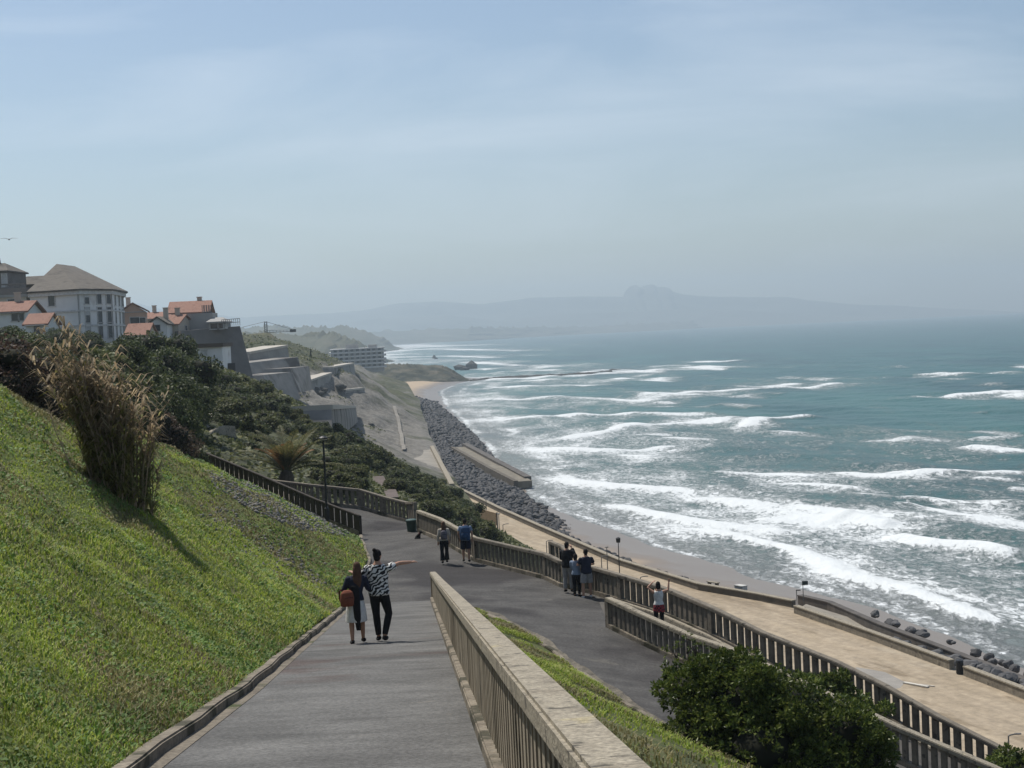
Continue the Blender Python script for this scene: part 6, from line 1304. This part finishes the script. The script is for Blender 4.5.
# couple on the ramp
clothes_shoe = [SH_k]
y_ = 29.9; mx_ = -2.78; mz = float(ramp_z(y_))
person('person in black and white patterned shirt pointing right with an outstretched arm', (mx_, y_, mz), R(-6), 1.83, [(-.06, .10, .085), (.10, -.16, .135)], [((-.37, .02, 1.20), (-.48, .12, 1.27)), ((.36, .22, 1.43), (.56, .40, 1.42))],
       {'trousers': (C_black, {'ease': .012}), 'shirt': (C_wave, {'sleeve': .55, 'hem': .88, 'ease': .022})}, (H_dk, 'bun'), knees=(None, (.16, .05, .52)), curl=.25, head_turn=-.5)
wz = float(ramp_z(29.7))
person('person with long brown hair and white skirt walking arm in arm down the ramp', (-3.22, 29.7, wz), R(4), 1.60, [(-.10, -.08, .085), (.12, .12, .085)], [((-.24, .03, 1.14), (-.20, .16, .92)), ((.27, .06, 1.16), (.36, .2, 1.05))],
       {'skirt': (C_white, {'hem': .47}), 'top': (C_navy, {'sleeve': 1.8, 'hem': .92}), 'scarf': (C_black, {})}, (H_br, 'long'), female=True, lean=(.05, .02))
bag('round brown leather backpack on the back of the person in the white skirt', (-3.36, 29.53, wz+.76), R(25), (.28, .16, .31), cloth('leather_brown', (.19, .062, .034)), m_s=cloth('leather_dark', (.09, .03, .02)))
# two walkers by the rail
p = on(445, 563, 25.8)
person('person with long hair, pale top and black flared trousers walking along the terrace', p, R(8), 1.70, [(-.09, -.06, .085), (.10, .14, .085)], [AR, ((.24, .02, 1.13), (.23, .12, .90))], {'trousers': (C_black, {'flare': .05}), 'top': (C_cream, {'sleeve': 1.85, 'hem': .93})}, (H_br, 'long'), female=True)
bag('small grey backpack on the person in black flared trousers', (p[0]+.02, p[1]-.17, p[2]+.98), R(8), (.27, .14, .36), cloth('bag_grey', (.13, .12, .135)), m_s=C_black)
p = on(466.5, 562, 25.78); clothes_shoe = [SH_k]
person('person in pale blue shirt and dark shorts walking by the tan balustrade', p, R(-4), 1.78, [(-.12, .16, .085), (.12, -.10, .10)], [((-.27, -.02, 1.15), (-.25, .10, .93)), ((.27, -.03, 1.15), (.26, .08, .92))], {'shorts': (C_navy, {'length': .95, 'flare': .02}), 't_shirt': (C_denim, {'sleeve': .6})}, (H_dk, 'short'))
bag('large blue backpack worn by the person in dark shorts', (p[0], p[1]-.24, p[2]+.92), R(-4), (.42, .26, .58), cloth('bag_blue', (.03, .065, .135)), m_s=C_navy)
# three people at the sea-side rail
p = P(568.5, 589, 55.3); p = (float(p[0]), float(p[1]), 25.5)
person('person in black jacket and grey trousers at the rail, leftmost of the three', p, R(-28), 1.84, [(-.12, 0, .085), (.11, .05, .085)], [((-.25, .06, 1.16), (-.16, .24, 1.10)), ((.25, .12, 1.2), (.08, .22, 1.50))], {'trousers': (C_grey, {'ease': .022}), 'jacket': (C_black, {'sleeve': 1.9, 'ease': .035})}, (H_dk, 'short'), head_turn=-.4)
p = P(577, 594, 54.8); p = (float(p[0]), float(p[1]), 25.40)
person('person in pale denim jacket holding up an arm between two people at the rail', p, R(-20), 1.57, [(-.09, 0, .085), (.09, .04, .085)], [((-.22, .10, 1.15), (-.05, .28, 1.2)), ((.28, .10, 1.30), (.34, .22, 1.52))], {'trousers': (C_black, {'ease': .014}), 'jacket': (C_denim, {'sleeve': 1.85, 'ease': .03, 'hem': .9})}, (H_dk, 'bob'), female=True)
clothes_shoe = [SH_w]; p = on(587.5, 598, 25.38)
person('person in navy t-shirt and pale grey shorts at the rail, rightmost of the three', p, R(12), 1.78, [(-.15, -.05, .085), (.14, .05, .085)], [((-.29, .06, 1.17), (-.16, .28, 1.16)), ((.29, .06, 1.17), (.14, .28, 1.14))], {'shorts': (C_grey, {'length': .9, 'flare': .025, 'ease': .022}), 't_shirt': (C_navy, {'sleeve': .7, 'ease': .016})}, (H_dk, 'short'))
clothes_shoe = [SH_k]
wp = P(660, 634, 49.4)
person('person in white vest with both arms raised and red plaid shirt tied at the waist', (float(wp[0]), float(wp[1]), 25.08), R(6), 1.66, [(-.10, 0, .085), (.10, .05, .085)], [((-.34, .10, 1.53), (-.16, .16, 1.68)), ((.36, .06, 1.42), (.40, .12, 1.66))], {'leggings': (C_black, {'ease': .012}), 'vest': (C_white, {'sleeve': 0, 'hem': .95, 'neck': 1.42}), 'tied_shirt': (C_plaid, {})}, (H_dk, 'bob'), female=True, curl=.9)
p = P(197, 446, 112)
person('lone person in black on the upper path far behind the timber balustrade', tuple(map(float, p)), R(20), 1.72, [(-.1, .1, .085), (.1, -.1, .085)], [AR, AL], {'trousers': (C_black, {}), 'jacket': (C_black, {'sleeve': 1.9})}, (H_dk, 'short'))

# =================================================================== DOG, BIN, LAMPS, SMALL THINGS
dp = on(418.5, 541.5, 25.8); root = thing('dog', 'small black dog sitting beside the green bin, facing right', 'dog', dp, R(-8))
b = MB(); S = 1.0
b.tube([(-.10, 0, .09), (-.05, 0, .18), (.03, 0, .28), (.07, 0, .34)], [.095, .10, .085, .055], 12)          # trunk, sitting
b.tube([(.06, 0, .32), (.10, 0, .40)], [.055, .048], 10); b.ball((.125, 0, .425), (.06, .05, .05), 8); b.tube([(.16, 0, .415), (.225, 0, .40)], [.034, .022], 9); b.ball((.228, 0, .408), (.014, .014, .012), 6)
for q in (-1, 1):
    b.tube([(.05, q*.055, .26), (.065, q*.055, .14), (.06, q*.055, .04), (.075, q*.055, .015)], [.042, .03, .022, .022], 9); b.ball((.09, q*.055, .018), (.035, .024, .018), 6)
    b.tube([(-.10, q*.075, .12), (.01, q*.09, .15), (-.06, q*.085, .05), (.03, q*.09, .02)], [.06, .05, .03, .022], 9); b.ball((.045, q*.09, .018), (.035, .024, .017), 6)
    b.tube([(.10, q*.04, .455), (.085, q*.06, .475), (.075, q*.068, .42)], [.018, .022, .010], 7)
b.tube([(-.17, 0, .06), (-.25, .02, .05), (-.31, .05, .10)], [.026, .02, .008], 8)
me_ = remesh(b, .011, 'body', 2); link('body', me_, cloth('dog_fur_black', (.013, .012, .012)), root)
c_ = MB(); c_.tube([(.055, 0, .335), (.085, 0, .36)], [.062, .06], 12); c_.build('collar', cloth('collar_red', (.12, .03, .03)), root)

bp_ = on(412, 534, 25.8); root = thing('litter_bin', 'dark green litter bin standing at the corner of the terrace rail', 'bin', bp_)
M_green = pmat('bin_green', [(0.010, 0.032, 0.026), (0.018, 0.05, 0.04)], scale=5, rough=.5, coords='obj', spec=.5)
b = MB(); b.lathe([(.19, .02), (.20, .05), (.25, .56), (.262, .60), (.25, .61)], n=20); b.build('bin_body', M_green, root, smooth=False)
b = MB(); b.lathe([(.27, .605), (.275, .64), (.262, .67), (.17, .70), (.05, .71)], n=20); b.build('lid', pmat('bin_lid', [(0.03, 0.06, 0.052), (0.05, 0.085, 0.075)], scale=5, rough=.5, coords='obj'), root)
b = MB(); b.tube([(0, .2, -.05), (0, .2, .5)], .03, 8); b.build('post', M_dark, root)

M_pole = flat('lamp_pole_black', (.018, .018, .019), .5); M_pole_g = flat('lamp_pole_grey', (.13, .125, .12), .6); M_lens = flat('lamp_lens', (.45, .44, .41), .3)
def lamp(label, base, h, mat, head='disc', group=None, name='street_lamp'):
    root = thing(name, label, 'lamp post', tuple(base), group=group); b = MB(); b.lathe([(.11, -.4), (.11, .35), (.06, .42), (.045, h)], n=10); b.build('pole', mat, root)
    if head == 'disc':
        b = MB(); b.lathe([(.06, h-.02), (.20, h+.04), (.22, h+.10), (.10, h+.17), (.02, h+.19)], n=14); b.build('lamp_head', mat, root); b = MB(); b.lathe([(.17, h-.0), (.19, h+.035)], n=14); b.build('lens', M_lens, root)
    elif head == 'twin':
        b = MB(); b.tube([(-1.0, 0, h+.12), (-.5, 0, h+.22), (0, 0, h), (.5, 0, h+.22), (1.0, 0, h+.12)], .045, 6); b.build('arm', mat, root)
        for q in (-1, 1): b = MB(); b.box((q*1.05, 0, h+.10), (.55, .2, .1), taper=.7); b.build('lamp_head', mat, root)
    elif head == 'box':
        b = MB(); b.box((0, 0, h+.25), (.42, .42, .5), taper=1.2); b.build('lamp_head', mat, root, bevel=.03); b = MB(); b.lathe([(.3, h+.51), (.05, h+.62)], n=12); b.build('cap', mat, root)
    elif head == 'hook':
        b = MB(); b.tube([(0, 0, h-.03), (.12, 0, h+.04), (.55, 0, h+.12)], .05, 7); b.build('arm', mat, root); b = MB(); b.box((.62, 0, h+.10), (.42, .16, .08)); b.build('lamp_head', mat, root)
    return root
lamp('slender black lamp post in front of the dark timber balustrade', P(327, 516, 71.4), 3.55, M_pole)
g6 = lambda px, py: G(px, py, 6.0)
lamp('grey twin-armed lamp post on the far promenade beside the shrubs', g6(463, 512), 5.1, M_pole_g, 'twin')
lamp('thin grey lamp post in front of the tan hoarding on the promenade', g6(487, 522), 3.4, M_pole_g, 'disc')
lamp('black lamp post with a boxy lantern rising behind the terrace balustrade', g6(620, 583), 4.6, M_pole, 'box')
lamp('thin pale lamp pole just left of the black boxy lantern', g6(608, 578), 3.5, M_pole_g, 'disc')
lamp('thin post right of the tan hoarding on the promenade', g6(499.5, 533), 2.7, M_pole_g, 'disc')
for px, py, hh in ((503.5, 539, 2.0), (547, 556, 1.9), (602, 573, 1.9), (641, 592, 1.6), (1009, 754, 1.2)):  # hooked posts, probably handrails and showers, modelled here as lamps
    lamp('small hook-shaped post at the landward edge of the promenade', g6(px, py), hh, M_pole_g, 'hook', 'hooked posts along the promenade', 'hook_post')
# tan hoarding on two posts
a, b_ = G(480.5, 527, 6.0), G(497, 532, 6.0); root = thing('hoarding', 'tan timber hoarding on posts at the edge of the promenade', 'hoarding', tuple(a))
d_ = b_-a; n_ = np.array([d_[1], -d_[0], 0])/np.linalg.norm(d_)*.06; M_tan = pmat('tan_boards', [(0.20, 0.14, 0.08), (0.30, 0.21, 0.125)], scale=1.2, rough=.9, stretch=(1, 1, 4))
b = MB(); lo, hi = .95, 2.75; b.hexa([a-n_+[0, 0, lo], b_-n_+[0, 0, lo], b_+n_+[0, 0, lo], a+n_+[0, 0, lo], a-n_+[0, 0, hi], b_-n_+[0, 0, hi], b_+n_+[0, 0, hi], a+n_+[0, 0, hi]]); b.build('board', M_tan, root, org=a)
for q in (a, b_): b = MB(); b.tube([q-n_*2-[0, 0, .2], q-n_*2+[0, 0, 2.85]], .09, 6); b.build('post', M_pole_g, root, org=a)
# sign with dark board, post, boxes on the promenade
def sign(label, base, h, w, hh, mat, name='sign'):
    root = thing(name, label, 'sign', tuple(base)); b = MB(); b.tube([(0, 0, -.2), (0, 0, h)], .04, 7); b.build('post', M_pole_g, root)
    if w: b = MB(); b.box((w*.35, -.05, h-hh/2), (w, .04, hh)); b.build('sign_board', mat, root, bevel=.008)
    return root
sign('small dark sign on a thin pole at the top of the slipway', G(803.5, 601, 5.4), 2.1, .62, .42, flat('sign_dark_green', (.015, .03, .025)))
sign('thin pale post next to the dark sign at the slipway', G(797, 604, 5.4), 1.5, .5, .12, M_pole_g, 'marker_post')
def block(name, label, cat, base, size, mat, rz, mat2=None):
    root = thing(name, label, cat, tuple(base), rz); b = MB(); w, d, h = size
    b.box((0, 0, h-.05), (w, d, .10)); b.build('seat' if cat == 'bench' else 'lid', mat2 or mat, root, bevel=.015)
    for q in (-1, 1): b = MB(); b.box((q*w*.36, 0, (h-.1)/2), (.16 if cat == 'bench' else w*.27, d*.85, h-.1)); b.build('leg' if cat == 'bench' else 'side_panel', mat, root)
    if cat != 'bench': b = MB(); b.box((0, 0, (h-.1)/2), (w*.45, d*.82, h-.11)); b.build('front_panel', mat, root)
    return root
rzp = math.atan2(far_e[4][1]-far_e[5][1], far_e[4][0]-far_e[5][0])
block('bench', 'pale concrete bench against the sea wall on the promenade', 'bench', g6(716, 586)+np.array([-.3, 0, 0]), (1.7, .5, .48), M_wall, rzp, M_conc)
block('storage_chest', 'white storage chest by the sea wall, right of the bench', 'chest', g6(741, 592), (1.3, .8, .75), flat('chest_white', (.46, .45, .42)), rzp)
bq = G(960, 674, 6.0); root = thing('litter_bin', 'dark bin filling the gap between the two pale parapets', 'bin', tuple(bq)); b = MB(); b.lathe([(.26, 0), (.3, .1), (.3, .95), (.26, 1.0)], n=14); b.build('bin_body', M_pole, root); b = MB(); b.lathe([(.32, 1.0), (.28, 1.12), (.06, 1.16)], n=14); b.build('lid', M_pole, root)
b = MB(); q = G(916, 685.5, 6.0); b.box((q[0], q[1], 6.07), (2.3, .32, .10), R(-52)); b.box((q[0]+.7, q[1]-.3, 6.05), (1.4, .12, .08), R(-38)); tag(b.build('plank', flat('plank_pale', (.5, .47, .41)), bevel=.01), 'pale plank lying on the sand of the promenade', 'plank')
# gull in the sky
gp = P(9, 239.5, 95); root = thing('gull', 'gull gliding in the sky above the hilltop houses', 'bird', tuple(gp), R(15)); b = MB()
b.tube([(0, -.22, 0), (0, -.1, .0), (0, .08, .01), (0, .2, .02), (0, .27, .015)], [.012, .05, .055, .03, .008], 8)
for q in (-1, 1): b.tube([(q*.03, .03, .02), (q*.22, .06, .09), (q*.42, .0, .07), (q*.6, -.08, .01)], [.055, .05, .035, .008], 8, ell=(1, .28))
me_ = remesh(b, .014, 'body', 1); link('body', me_, pmat('gull_grey', [(0.18, 0.18, 0.18), (0.4, 0.4, 0.4)], scale=4, coords='obj'), root)
# slender dark conifer far on the slope
cp = P(311, 362, 520); root = thing('cypress', 'slender dark conifer standing alone above the grey slope', 'tree', tuple(cp)); b = MB(); b.tube([(0, 0, -1), (0, 0, 1)], .12, 6); b.build('trunk', M_bark, root)
bl = [((0, 0, .9+k*.55), (.55-.07*k, .55-.07*k, .6)) for k in range(7)]; C, Nn = crown_pts(bl, 1400, .4, seed=3); V, F = quads_leaves(C, Nn, .12); Vc, Fc = core_mesh(bl, .7, 2); link('crown', mixed_mesh('crown', [(V, F), (Vc, Fc)], [L_dark, M_twig_shade]), None, root)
